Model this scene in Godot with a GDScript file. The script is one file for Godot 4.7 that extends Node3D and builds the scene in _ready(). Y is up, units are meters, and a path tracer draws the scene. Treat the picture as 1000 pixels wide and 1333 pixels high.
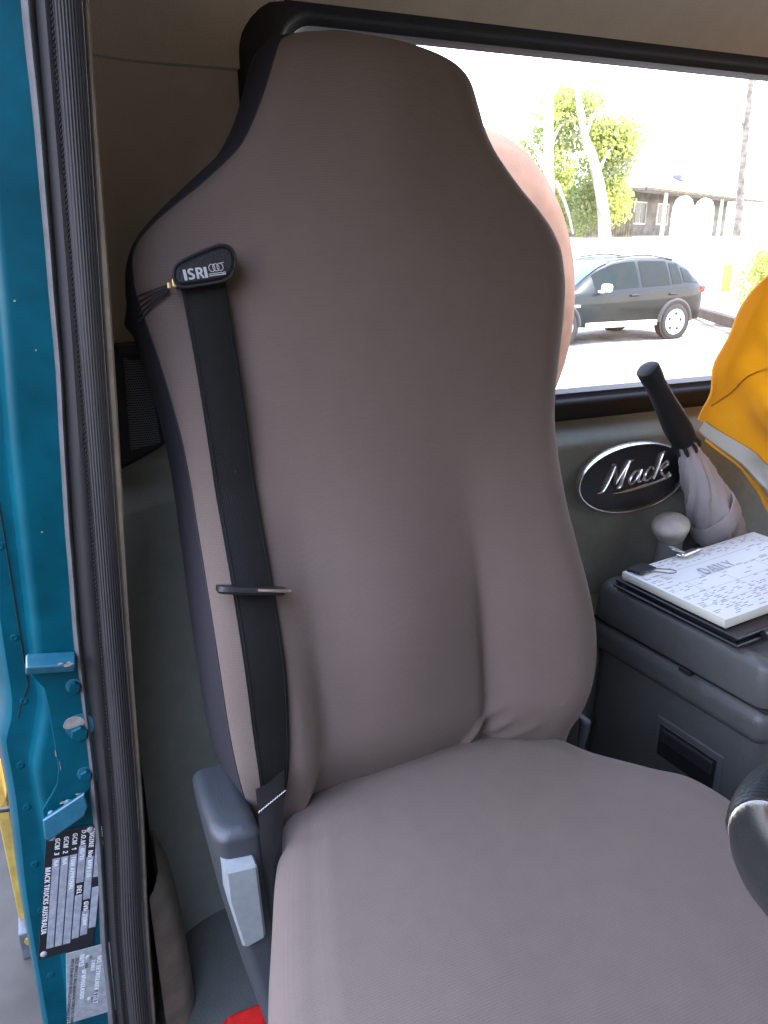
extends Node3D
# The driver's seat of a truck seen through its open door. y up, metres; +x to the passenger side, +z to the front of the truck.

var M := {}
var used := {}
var rng := RandomNumberGenerator.new()


# ---------------------------------------------------------------- mesh builder
class MB:
	var t := PackedVector3Array()
	var uv := PackedVector2Array()
	var angle := 42.0

	func tri(a: Vector3, b: Vector3, c: Vector3, ua := Vector2.ZERO, ub := Vector2.ZERO, uc := Vector2.ZERO) -> void:
		t.append(a); t.append(b); t.append(c)
		uv.append(ua); uv.append(ub); uv.append(uc)

	func quad(a: Vector3, b: Vector3, c: Vector3, d: Vector3) -> void:
		tri(a, b, c, Vector2(0, 0), Vector2(1, 0), Vector2(1, 1))
		tri(a, c, d, Vector2(0, 0), Vector2(1, 1), Vector2(0, 1))

	# rows of points; front face where columns run to the right and rows upwards
	func patch(rows: Array, close_row := false, flip := false) -> void:
		var nr := rows.size()
		for j in nr - 1:
			var a: PackedVector3Array = rows[j]
			var b: PackedVector3Array = rows[j + 1]
			var n := a.size()
			for i in (n if close_row else n - 1):
				var k := (i + 1) % n
				var u0 := float(i) / (n - 1)
				var u1 := float(i + 1) / (n - 1)
				var v0 := 1.0 - float(j) / (nr - 1)
				var v1 := 1.0 - float(j + 1) / (nr - 1)
				if flip:
					tri(a[i], a[k], b[k], Vector2(u0, v0), Vector2(u1, v0), Vector2(u1, v1))
					tri(a[i], b[k], b[i], Vector2(u0, v0), Vector2(u1, v1), Vector2(u0, v1))
				else:
					tri(a[i], b[k], a[k], Vector2(u0, v0), Vector2(u1, v1), Vector2(u1, v0))
					tri(a[i], b[i], b[k], Vector2(u0, v0), Vector2(u0, v1), Vector2(u1, v1))

	func box(c: Vector3, s: Vector3, r := 0.0, x := Transform3D.IDENTITY) -> void:
		var h := s / 2
		if r <= 0.0:
			r = minf(minf(h.x, h.y), h.z) * 0.08
		r = minf(r, minf(minf(h.x, h.y), h.z) * 0.98)
		var core := h - Vector3(r, r, r)
		var steps := [0.0, 0.41, 1.0] if r < 0.012 else [0.0, 0.27, 0.58, 1.0]
		for axis in 3:
			var a1 := (axis + 1) % 3
			var a2 := (axis + 2) % 3
			for side in [-1.0, 1.0]:
				var l1 := []
				var l2 := []
				for k in steps.size():
					l1.append(-core[a1] - r * steps[steps.size() - 1 - k])
					l2.append(-core[a2] - r * steps[steps.size() - 1 - k])
				for k in steps.size():
					l1.append(core[a1] + r * steps[k])
					l2.append(core[a2] + r * steps[k])
				var rows := []
				for q in l2:
					var row := PackedVector3Array()
					for p in l1:
						var v := Vector3.ZERO
						v[axis] = h[axis] * side
						v[a1] = p
						v[a2] = q
						var k := v.clamp(-core, core)
						v = k + (v - k).normalized() * r
						row.append(x * (c + v))
					rows.append(row)
				patch(rows, false, side < 0.0)

	func tube(path: PackedVector3Array, rad, sides := 10, squash := Vector2.ONE, upv := Vector3.UP, closed := false) -> void:
		var n := path.size()
		var rows := []
		for i in n:
			var d: Vector3
			if closed:
				d = (path[(i + 1) % n] - path[(i + n - 1) % n]).normalized()
			else:
				d = (path[mini(i + 1, n - 1)] - path[maxi(i - 1, 0)]).normalized()
			var s := d.cross(upv)
			if s.length() < 0.01:
				s = d.cross(Vector3(0.3, 0.1, 1))
			s = s.normalized()
			var w := s.cross(d)
			var r: float = rad[i] if (rad is Array or rad is PackedFloat32Array) else rad
			var row := PackedVector3Array()
			for k in sides:
				var a := TAU * k / sides
				row.append(path[i] + s * cos(a) * r * squash.x + w * sin(a) * r * squash.y)
			rows.append(row)
		if closed:
			rows.append(rows[0])
		patch(rows, true)
		if not closed:
			for e in [0, n - 1]:
				var row: PackedVector3Array = rows[e]
				for k in sides:
					if e == 0:
						tri(path[e], row[k], row[(k + 1) % sides])
					else:
						tri(path[e], row[(k + 1) % sides], row[k])

	func lathe(profile: Array, sides: int, x := Transform3D.IDENTITY) -> void:   # Vector2(radius, height)
		var rows := []
		for p in profile:
			var row := PackedVector3Array()
			for k in sides:
				var a := -TAU * k / sides
				row.append(x * Vector3(cos(a) * maxf(p.x, 0.00001), p.y, sin(a) * maxf(p.x, 0.00001)))
			rows.append(row)
		patch(rows, true)

	# polygon in the xy plane of x, extruded along z from 0 to depth, with a bevelled front edge
	func prism(poly: PackedVector2Array, depth: float, bevel: float, x := Transform3D.IDENTITY) -> void:
		if Geometry2D.is_polygon_clockwise(poly):
			poly = poly.duplicate()
			poly.reverse()
		var n := poly.size()
		var inner := PackedVector2Array()
		for i in n:
			var d0 := (poly[i] - poly[(i + n - 1) % n]).normalized()
			var d1 := (poly[(i + 1) % n] - poly[i]).normalized()
			var nn := (Vector2(-d0.y, d0.x) + Vector2(-d1.y, d1.x))
			nn = nn.normalized() / maxf(0.5, nn.length() / 2)
			inner.append(poly[i] + nn * bevel)
		var lev := [[poly, 0.0], [poly, depth - bevel], [inner, depth]]
		var rows := []
		for l in lev:
			var row := PackedVector3Array()
			for p in l[0]:
				row.append(x * Vector3(p.x, p.y, l[1]))
			rows.append(row)
		patch(rows, true)
		for e in [[inner, depth, true], [poly, 0.0, false]]:
			var ids := Geometry2D.triangulate_polygon(e[0])
			for k in range(0, ids.size(), 3):
				var p: Array = []
				for j in 3:
					var q: Vector2 = e[0][ids[k + j]]
					p.append(q)
				var ccw := ((p[1] - p[0]) as Vector2).cross(p[2] - p[0]) > 0
				var a: Vector3 = x * Vector3(p[0].x, p[0].y, e[1])
				var b: Vector3 = x * Vector3(p[1].x, p[1].y, e[1])
				var c: Vector3 = x * Vector3(p[2].x, p[2].y, e[1])
				if ccw == e[2]:
					tri(a, c, b)
				else:
					tri(a, b, c)

	func commit() -> ArrayMesh:
		var n := t.size()
		var fn := PackedVector3Array()
		fn.resize(n / 3)
		var at := {}
		for f in n / 3:
			var m := (t[f * 3 + 2] - t[f * 3]).cross(t[f * 3 + 1] - t[f * 3])
			fn[f] = m
			if m.length_squared() < 1e-20:
				continue
			for k in 3:
				var key := Vector3i((t[f * 3 + k] * 20000.0).round())
				if at.has(key):
					at[key].append(f)
				else:
					at[key] = [f]
		var ns := PackedVector3Array()
		ns.resize(n)
		var lim := cos(deg_to_rad(angle))
		var un := PackedVector3Array()
		un.resize(n / 3)
		for f in n / 3:
			un[f] = fn[f].normalized()
		for f in n / 3:
			for k in 3:
				var key := Vector3i((t[f * 3 + k] * 20000.0).round())
				var s := un[f] * 1e-12
				if at.has(key):
					for g in at[key]:
						if un[g].dot(un[f]) > lim:
							s += fn[g]
				ns[f * 3 + k] = s.normalized() if s.length_squared() > 0.0 else Vector3.UP
		var arr := []
		arr.resize(Mesh.ARRAY_MAX)
		arr[Mesh.ARRAY_VERTEX] = t
		arr[Mesh.ARRAY_NORMAL] = ns
		arr[Mesh.ARRAY_TEX_UV] = uv
		var mesh := ArrayMesh.new()
		mesh.add_surface_from_arrays(Mesh.PRIMITIVE_TRIANGLES, arr)
		return mesh


# ---------------------------------------------------------------- naming
func numbered(called: String) -> String:
	var n: int = used.get(called, 0)
	used[called] = n + 1
	return called if n == 0 else "%s_%03d" % [called, n]


func thing(called: String, label: String, category: String, at := Vector3.ZERO, group := "") -> Node3D:
	var o := Node3D.new()
	o.name = numbered(called)
	add_child(o)
	o.position = at
	tag(o, label, category, group)
	return o


func tag(o: Node3D, label: String, category: String, group := "") -> void:
	o.set_meta("label", label)
	o.set_meta("category", category)
	if group:
		o.set_meta("group", group)


# commits a mesh given in world coordinates as a part of PARENT (or as a top-level object)
func obj(called: String, mb, m: Material, parent: Node3D = null, label := "") -> MeshInstance3D:
	var o := MeshInstance3D.new()
	o.mesh = mb.commit() if mb is MB else mb
	o.mesh.surface_set_material(0, m)
	if parent == null:
		o.name = numbered(called)
		add_child(o)
	else:
		o.name = called
		parent.add_child(o, true)
		o.position = -origin_of(parent)
	if label:
		o.set_meta("label", label)
	return o


func origin_of(n: Node3D) -> Vector3:
	var p := Vector3.ZERO
	var k: Node = n
	while k is Node3D and k != self:
		p += (k as Node3D).position
		k = k.get_parent()
	return p


func struct(called: String, mb, m: Material) -> MeshInstance3D:
	var o := obj(called, mb, m)
	o.set_meta("kind", "structure")
	return o


func lettering(called: String, text: String, size: float, x: Transform3D, m: Material, parent: Node3D, depth := 0.0004, bold := true, face := "Droid Sans") -> MeshInstance3D:
	var f := SystemFont.new()
	f.font_names = PackedStringArray([face])
	f.font_weight = 700 if bold else 400
	var tm := TextMesh.new()
	tm.text = text
	tm.font = f
	tm.font_size = 48
	tm.pixel_size = size / 48.0
	tm.depth = depth
	tm.horizontal_alignment = HORIZONTAL_ALIGNMENT_LEFT
	tm.vertical_alignment = VERTICAL_ALIGNMENT_CENTER
	tm.material = m
	var o := MeshInstance3D.new()
	o.mesh = tm
	o.name = called
	parent.add_child(o, true)
	o.transform = Transform3D(x.basis, x.origin - origin_of(parent))
	return o


# ---------------------------------------------------------------- maths
func lut(pts: Array, x: float) -> float:   # smooth interpolation through [x, y] pairs, x ascending
	var n := pts.size()
	if x <= pts[0][0]:
		return pts[0][1] + (x - pts[0][0]) * (pts[1][1] - pts[0][1]) / (pts[1][0] - pts[0][0])
	if x >= pts[n - 1][0]:
		return pts[n - 1][1] + (x - pts[n - 1][0]) * (pts[n - 1][1] - pts[n - 2][1]) / (pts[n - 1][0] - pts[n - 2][0])
	var i := 0
	while x > pts[i + 1][0]:
		i += 1
	var h: float = pts[i + 1][0] - pts[i][0]
	var s: float = (x - pts[i][0]) / h
	var d: float = (pts[i + 1][1] - pts[i][1]) / h
	var m0: float = d
	var m1: float = d
	if i > 0:
		var dp: float = (pts[i][1] - pts[i - 1][1]) / (pts[i][0] - pts[i - 1][0])
		m0 = 0.0 if dp * d <= 0 else 2.0 * dp * d / (dp + d)
	if i < n - 2:
		var dn: float = (pts[i + 2][1] - pts[i + 1][1]) / (pts[i + 2][0] - pts[i + 1][0])
		m1 = 0.0 if dn * d <= 0 else 2.0 * dn * d / (dn + d)
	var s2 := s * s
	var s3 := s2 * s
	return (2 * s3 - 3 * s2 + 1) * pts[i][1] + (s3 - 2 * s2 + s) * h * m0 + (-2 * s3 + 3 * s2) * pts[i + 1][1] + (s3 - s2) * h * m1


func V3(a: Array) -> PackedVector3Array:
	var r := PackedVector3Array()
	for p in a:
		r.append(p if p is Vector3 else Vector3(p[0], p[1], p[2]))
	return r


func V2(a: Array) -> PackedVector2Array:
	var r := PackedVector2Array()
	for p in a:
		r.append(Vector2(p[0], p[1]))
	return r


func curve(a: Array, n: int, closed := false) -> PackedVector3Array:   # Catmull-Rom through the points
	var p := V3(a)
	var c := p.size()
	var r := PackedVector3Array()
	var segs := c if closed else c - 1
	for i in n:
		var f := float(i) * segs / (n if closed else n - 1)
		var k := mini(int(f), segs - 1)
		var q := f - k
		if closed:
			r.append(p[k % c].cubic_interpolate(p[(k + 1) % c], p[(k + c - 1) % c], p[(k + 2) % c], q))
		else:
			r.append(p[k].cubic_interpolate(p[k + 1], p[maxi(k - 1, 0)], p[mini(k + 2, c - 1)], q))
	return r


func curve2(a: Array, n: int, closed := true) -> PackedVector2Array:
	var l := []
	for p in a:
		l.append(Vector3(p[0], p[1], 0))
	var r := PackedVector2Array()
	for q in curve(l, n, closed):
		r.append(Vector2(q.x, q.y))
	return r


func bump(x: float, c: float, w: float) -> float:
	return exp(-pow((x - c) / w, 2))


func frame(o: Vector3, x: Vector3, y: Vector3) -> Transform3D:
	x = x.normalized()
	var z := x.cross(y).normalized()
	return Transform3D(Basis(x, z.cross(x), z), o)


# ---------------------------------------------------------------- materials
func cloth_tex(n: int, period: float, seed_: int, contrast: float, rib := false, courses := 0.0) -> Array:
	var f := FastNoiseLite.new()
	f.seed = seed_
	f.frequency = 0.012
	f.fractal_octaves = 4
	var big := f.get_seamless_image(n, n)
	f.frequency = 0.2
	f.fractal_octaves = 2
	var small := f.get_seamless_image(n, n)
	var a := PackedByteArray()
	a.resize(n * n * 3)
	var h := PackedByteArray()
	h.resize(n * n)
	var k := TAU / period
	for y in n:
		for x in n:
			var w := 0.5 + 0.5 * (sin(x * k) if rib else sin(x * k + (PI if int(y / period * 2) % 2 else 0.0)) * (0.6 + 0.4 * cos(y * k * 2)))
			var b := (big.get_pixel(x, y).r - 0.5) * (0.35 if not rib else 1.0)
			if courses > 0.0:
				w = 0.55 * w + 0.45 * (0.5 + 0.5 * sin(y * TAU / courses + 0.5 * sin(x * k)))
			var s := small.get_pixel(x, y).r - 0.5
			var v := 0.86 + contrast * (b * 0.5 + s * 0.35 + (w - 0.5) * 0.5)
			var c := clampi(int(v * 255), 0, 255)
			var i := y * n + x
			a[i * 3] = c
			a[i * 3 + 1] = c
			a[i * 3 + 2] = c
			h[i] = clampi(int((0.5 + (w - 0.5) * 0.6 + s * 0.5) * 255), 0, 255)
	var im := Image.create_from_data(n, n, false, Image.FORMAT_RGB8, a)
	var hm := Image.create_from_data(n, n, false, Image.FORMAT_L8, h)
	hm.convert(Image.FORMAT_RGBA8)
	hm.bump_map_to_normal_map(2.0)
	return [ImageTexture.create_from_image(im), ImageTexture.create_from_image(hm)]


func grain_tex(n: int, freq: float, seed_: int, contrast: float, strength: float, cell := false) -> Array:
	var f := FastNoiseLite.new()
	f.seed = seed_
	f.noise_type = FastNoiseLite.TYPE_CELLULAR if cell else FastNoiseLite.TYPE_SIMPLEX_SMOOTH
	f.frequency = freq
	f.fractal_octaves = 3
	var hm := f.get_seamless_image(n, n)
	var g := FastNoiseLite.new()
	g.seed = seed_ + 7
	g.frequency = 0.008
	g.fractal_octaves = 5
	var big := g.get_seamless_image(n, n)
	var a := PackedByteArray()
	a.resize(n * n * 3)
	for y in n:
		for x in n:
			var v := 0.86 + contrast * (big.get_pixel(x, y).r - 0.5) + contrast * 0.4 * (hm.get_pixel(x, y).r - 0.5)
			var c := clampi(int(v * 255), 0, 255)
			var i := (y * n + x) * 3
			a[i] = c
			a[i + 1] = c
			a[i + 2] = c
	hm.convert(Image.FORMAT_RGBA8)
	hm.bump_map_to_normal_map(strength)
	return [ImageTexture.create_from_image(Image.create_from_data(n, n, false, Image.FORMAT_RGB8, a)), ImageTexture.create_from_image(hm)]


func mat(key: String, col: Color, rough: float, o := {}) -> StandardMaterial3D:
	var m := StandardMaterial3D.new()
	m.resource_name = key
	m.albedo_color = col.linear_to_srgb()
	m.roughness = rough
	m.metallic = o.get("metal", 0.0)
	m.metallic_specular = o.get("spec", 0.5)
	m.cull_mode = BaseMaterial3D.CULL_DISABLED
	if o.has("tex"):
		var t: Array = o.tex
		m.albedo_texture = t[0]
		m.normal_enabled = true
		m.normal_texture = t[1]
		m.normal_scale = o.get("bump", 0.5)
		m.uv1_triplanar = true
		m.uv1_scale = Vector3.ONE * o.get("scale", 4.0)
	if o.has("coat"):
		m.clearcoat_enabled = true
		m.clearcoat = o.coat
		m.clearcoat_roughness = 0.08
	if o.has("sheen"):
		m.rim_enabled = true
		m.rim = o.sheen
		m.rim_tint = 0.6
	if o.has("backlight"):
		m.backlight_enabled = true
		m.backlight = o.backlight
	if o.has("alpha"):
		m.transparency = BaseMaterial3D.TRANSPARENCY_ALPHA
		m.albedo_color.a = o.alpha
	M[key] = m
	return m


func materials() -> void:
	var knit := cloth_tex(768, 4.0, 3, 0.22, false, 6.0)
	var web := cloth_tex(256, 8.0, 9, 0.2, true)
	var drill := cloth_tex(512, 5.0, 21, 0.22)
	var grain := grain_tex(512, 0.09, 5, 0.07, 3.0, true)
	var smooth := grain_tex(512, 0.03, 8, 0.2, 1.2)
	var leafy := grain_tex(256, 0.05, 12, 0.5, 3.0)
	mat("seat_fabric", Color(0.158, 0.114, 0.088), 0.9, {"tex": knit, "scale": 2.9, "bump": 0.55, "sheen": 0.25})
	mat("seat_side", Color(0.016, 0.012, 0.017), 0.92, {"tex": knit, "scale": 2.9, "bump": 0.5})
	mat("webbing", Color(0.012, 0.0115, 0.010), 0.62, {"tex": web, "scale": 18.0, "bump": 0.5, "spec": 0.25})
	mat("black_plastic", Color(0.012, 0.012, 0.012), 0.5, {"tex": grain, "scale": 9.0, "bump": 0.3})
	mat("black_soft", Color(0.010, 0.0098, 0.0095), 0.75, {"tex": grain, "scale": 12.0, "bump": 0.5})
	mat("black_leather", Color(0.013, 0.013, 0.014), 0.42, {"tex": grain, "scale": 9.0, "bump": 0.7})
	mat("logo_print", Color(0.36, 0.37, 0.35), 0.6)
	mat("brass", Color(0.62, 0.46, 0.2), 0.35, {"metal": 0.8})
	mat("chrome", Color(0.72, 0.70, 0.66), 0.12, {"metal": 1.0})
	mat("badge_chrome", Color(0.86, 0.84, 0.79), 0.27, {"metal": 1.0})
	mat("steel", Color(0.42, 0.41, 0.39), 0.3, {"metal": 0.9})
	mat("teal_paint", Color(0.0008, 0.082, 0.112), 0.36, {"tex": smooth, "scale": 2.0, "bump": 0.12, "spec": 0.28})
	mat("teal_light", Color(0.012, 0.105, 0.15), 0.4, {"tex": smooth, "scale": 12.0, "bump": 0.25, "coat": 0.4})
	mat("worn_primer", Color(0.32, 0.29, 0.24), 0.8, {"tex": smooth, "scale": 30.0, "bump": 0.6})
	mat("rubber", Color(0.014, 0.012, 0.0115), 0.75, {"tex": grain, "scale": 8.0, "bump": 0.4})
	mat("rubber_grey", Color(0.11, 0.108, 0.104), 0.7, {"tex": smooth, "scale": 8.0, "bump": 0.3})
	mat("rib_band", Color(0.034, 0.030, 0.028), 0.8, {"tex": web, "scale": 20.0, "bump": 0.4})
	mat("beige_trim", Color(0.30, 0.25, 0.18), 0.7, {"tex": smooth, "scale": 5.0, "bump": 0.3})
	mat("headlining", Color(0.60, 0.51, 0.39), 0.95, {"tex": drill, "scale": 3.0, "bump": 0.3})
	mat("wall_plastic", Color(0.29, 0.30, 0.245), 0.62, {"tex": grain, "scale": 7.0, "bump": 0.35})
	mat("door_card", Color(0.07, 0.052, 0.036), 0.8, {"tex": grain, "scale": 7.0, "bump": 0.35})  # trim of the unseen door, kept dark to cut its bounce
	mat("window_rubber", Color(0.008, 0.0072, 0.0065), 0.7, {"tex": grain, "scale": 6.0, "bump": 0.2})
	mat("floor_mat", Color(0.13, 0.137, 0.12), 0.8, {"tex": grain, "scale": 5.0, "bump": 0.6})
	mat("slate_plastic", Color(0.046, 0.050, 0.053), 0.5, {"tex": grain, "scale": 9.0, "bump": 0.3})
	mat("lever_grey", Color(0.33, 0.35, 0.34), 0.42, {"tex": grain, "scale": 14.0, "bump": 0.12})
	mat("box_plastic", Color(0.105, 0.103, 0.095), 0.48, {"tex": grain, "scale": 7.0, "bump": 0.45})
	mat("paper_edge", Color(0.62, 0.58, 0.47), 0.85)
	mat("thread_white", Color(0.5, 0.48, 0.45), 0.8)
	mat("lint", Color(0.09, 0.085, 0.08), 0.9)
	mat("thread_dark", Color(0.02, 0.015, 0.017), 0.9)
	mat("print_ink", Color(0.34, 0.34, 0.37), 0.8)
	mat("umbrella_cloth", Color(0.66, 0.61, 0.60), 0.7, {"tex": drill, "scale": 4.0, "bump": 0.3, "sheen": 0.3})
	mat("jacket_cloth", Color(0.86, 0.36, 0.008), 0.85, {"tex": drill, "scale": 4.0, "bump": 0.5, "backlight": Color(0.9, 0.9, 0.9)})
	mat("jacket_patch", Color(0.80, 0.17, 0.006), 0.85, {"tex": drill, "scale": 4.0, "bump": 0.5})
	mat("jacket_seam", Color(0.33, 0.12, 0.01), 0.9)
	mat("navy_cloth", Color(0.012, 0.018, 0.045), 0.9, {"tex": drill, "scale": 4.0, "bump": 0.4})
	mat("reflective_tape", Color(0.72, 0.71, 0.64), 0.45, {"tex": drill, "scale": 5.0, "bump": 0.2})
	mat("bottle_plastic", Color(0.70, 0.67, 0.58), 0.35, {"tex": smooth, "scale": 10.0, "bump": 0.05})
	mat("bottle_clear", Color(0.22, 0.22, 0.20), 0.25)
	mat("red_plastic", Color(0.55, 0.012, 0.008), 0.4, {"tex": smooth, "scale": 10.0, "bump": 0.1})
	mat("wood", Color(0.28, 0.19, 0.09), 0.7, {"tex": smooth, "scale": 20.0, "bump": 0.4})
	mat("plate_black", Color(0.010, 0.010, 0.011), 0.4)
	mat("plate_silver", Color(0.36, 0.37, 0.36), 0.45, {"tex": smooth, "scale": 20.0, "bump": 0.1})
	mat("plate_field", Color(0.36, 0.38, 0.40), 0.5, {"tex": smooth, "scale": 20.0, "bump": 0.1})
	mat("plate_text", Color(0.62, 0.62, 0.60), 0.6)
	mat("plate_ink", Color(0.03, 0.03, 0.03), 0.6)
	mat("stamped", Color(0.62, 0.63, 0.62), 0.4)
	mat("yellow_paint", Color(0.62, 0.42, 0.09), 0.6, {"tex": smooth, "scale": 3.0, "bump": 0.3})
	mat("grey_metal", Color(0.16, 0.17, 0.18), 0.5, {"tex": smooth, "scale": 5.0, "bump": 0.3})
	mat("wheel_leather", Color(0.017, 0.019, 0.018), 0.36, {"tex": grain, "scale": 12.0, "bump": 0.35})
	mat("salmon_paint", Color(0.215, 0.128, 0.092), 0.85, {"tex": smooth, "scale": 1.5, "bump": 0.1, "spec": 0.1})
	mat("concrete", Color(0.42, 0.38, 0.32), 0.9, {"tex": leafy, "scale": 0.4, "bump": 0.3})
	mat("road", Color(0.060, 0.050, 0.038), 0.9, {"tex": leafy, "scale": 0.4, "bump": 0.3})
	mat("blocker_brown", Color(0.17, 0.095, 0.048), 0.9, {"tex": leafy, "scale": 0.5, "bump": 0.4})  # for the added walls; brown so their bounce warms the headrest
	mat("verge", Color(0.36, 0.36, 0.24), 0.95, {"tex": leafy, "scale": 0.3, "bump": 0.5})
	mat("car_paint", Color(0.007, 0.013, 0.012), 0.4, {"coat": 0.3, "spec": 0.3})
	mat("car_white", Color(0.75, 0.75, 0.74), 0.3, {"coat": 1.0})
	mat("car_glass", Color(0.016, 0.024, 0.022), 0.12, {"spec": 0.22})
	mat("car_blue_glass", Color(0.02, 0.10, 0.22), 0.08)
	mat("car_trim", Color(0.045, 0.045, 0.042), 0.7)
	mat("car_silver", Color(0.62, 0.62, 0.60), 0.4)
	mat("car_tyre", Color(0.035, 0.033, 0.03), 0.85)
	mat("car_red", Color(0.45, 0.03, 0.02), 0.25)
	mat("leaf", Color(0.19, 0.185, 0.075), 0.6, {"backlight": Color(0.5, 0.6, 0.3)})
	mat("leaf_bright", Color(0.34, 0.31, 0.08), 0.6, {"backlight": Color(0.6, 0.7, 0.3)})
	mat("white_bark", Color(0.62, 0.59, 0.53), 0.85, {"tex": leafy, "scale": 0.8, "bump": 0.4})
	mat("grey_bark", Color(0.26, 0.22, 0.17), 0.9, {"tex": leafy, "scale": 1.0, "bump": 0.6})
	mat("roof_tile", Color(0.40, 0.37, 0.33), 0.8, {"tex": leafy, "scale": 0.4, "bump": 0.4})
	mat("house_wall", Color(0.20, 0.185, 0.145), 0.85, {"tex": leafy, "scale": 0.5, "bump": 0.2})
	mat("house_white", Color(0.78, 0.76, 0.72), 0.8)
	mat("door_blue", Color(0.035, 0.05, 0.07), 0.5)
	mat("palings", Color(0.13, 0.11, 0.055), 0.9, {"tex": leafy, "scale": 1.0, "bump": 0.5})
	mat("timber_dark", Color(0.055, 0.040, 0.025), 0.9, {"tex": leafy, "scale": 1.0, "bump": 0.5})
	# window glass with a dust film, thickened to stand in for glare haze
	mat("window_glass", Color(0.66, 0.60, 0.46), 0.05, {"alpha": 0.085})
	# perforated speaker mesh
	var im := Image.create(128, 128, false, Image.FORMAT_RGB8)
	im.fill(Color(0.42, 0.42, 0.42))
	for y in 8:
		for x in 8:
			var c := Vector2(x * 16 + 8 + (4 if y % 2 else -4), y * 16 + 8)
			for dy in range(-6, 7):
				for dx in range(-6, 7):
					if dx * dx + dy * dy < 34:
						im.set_pixel(posmod(int(c.x) + dx, 128), posmod(int(c.y) + dy, 128), Color(0.02, 0.02, 0.02))
	var sm := mat("speaker_mesh", Color(0.9, 0.95, 0.9), 0.5)
	sm.albedo_texture = ImageTexture.create_from_image(im)
	sm.uv1_triplanar = true
	sm.uv1_scale = Vector3.ONE * 40.0
	# printed form
	var pg := Image.create(640, 512, false, Image.FORMAT_RGB8)
	pg.fill(Color(0.93, 0.93, 0.92))
	rng.seed = 4
	var ink := Color(0.42, 0.42, 0.46)
	for row in 40:
		var y := 14 + row * 12.2
		var x := 14.0
		if row % 8 == 0:
			pg.fill_rect(Rect2i(10, int(y) - 5, 620, 2), ink.lerp(Color.WHITE, 0.35))
		while x < 610:
			var w := rng.randf_range(10, 34)
			var clear := row > 5 and row < 15 and x > 120 and x < 460
			if rng.randf() < (0.6 if row > 24 or row < 5 else 0.35) and not clear:
				pg.fill_rect(Rect2i(int(x), int(y), int(w), 5), Color(0.74, 0.74, 0.76))
				for k in int(w / 3):
					pg.fill_rect(Rect2i(int(x) + k * 3, int(y) - rng.randi_range(0, 1), 1, rng.randi_range(4, 6)), ink)
			x += w + rng.randf_range(5, 30)
	for cx in [110, 260, 430, 540]:
		pg.fill_rect(Rect2i(cx, 200, 1, 250), ink)
	var pm := mat("printed_page", Color(0.80, 0.79, 0.76), 0.8)
	pm.albedo_texture = ImageTexture.create_from_image(pg)


# ---------------------------------------------------------------- the seat's own axes
const S0 := Vector3(0.35, 1.209, -0.70)
const SU := Vector3(1, 0, 0)
const SV := Vector3(0, 0.9703, -0.2420)
const SN := Vector3(0, 0.2420, 0.9703)
var seam_l := [[-0.06, -0.196], [-0.04, -0.201], [-0.012, -0.209], [0.007, -0.215], [0.055, -0.222], [0.115, -0.225], [0.21, -0.226], [0.29, -0.226], [0.35, -0.226], [0.396, -0.228], [0.439, -0.233], [0.499, -0.243], [0.543, -0.252], [0.57, -0.256], [0.59, -0.2555], [0.609, -0.249], [0.625, -0.235], [0.645, -0.21], [0.667, -0.179], [0.692, -0.148], [0.709, -0.130], [0.749, -0.106], [0.781, -0.091], [0.80, -0.083], [0.82, -0.073], [0.832, -0.06], [0.8385, -0.042]]
var edge_r := [[-0.06, 0.2313], [-0.04, 0.2271], [-0.02, 0.2265], [0, 0.2316], [0.025, 0.2374], [0.05, 0.2448], [0.08, 0.2512], [0.11, 0.2531], [0.155, 0.25], [0.21, 0.2478], [0.26, 0.2497], [0.305, 0.2561], [0.35, 0.2647], [0.39, 0.2732], [0.43, 0.2834], [0.478, 0.2965], [0.527, 0.3085], [0.566, 0.3142], [0.6, 0.3118], [0.625, 0.3007], [0.65, 0.2789], [0.678, 0.2471], [0.703, 0.223], [0.725, 0.2054], [0.748, 0.1939], [0.774, 0.1865], [0.8, 0.1785], [0.812, 0.1705], [0.82, 0.158], [0.827, 0.137], [0.833, 0.11], [0.8385, 0.07]]


func edge_at(v: float) -> float:   # the right edge, drawn in where the bolster stands forward
	return lut(edge_r, v)


func seat_pt(u: float, v: float, n: float) -> Vector3:
	return S0 + SU * u + SV * v + SN * n


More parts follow.
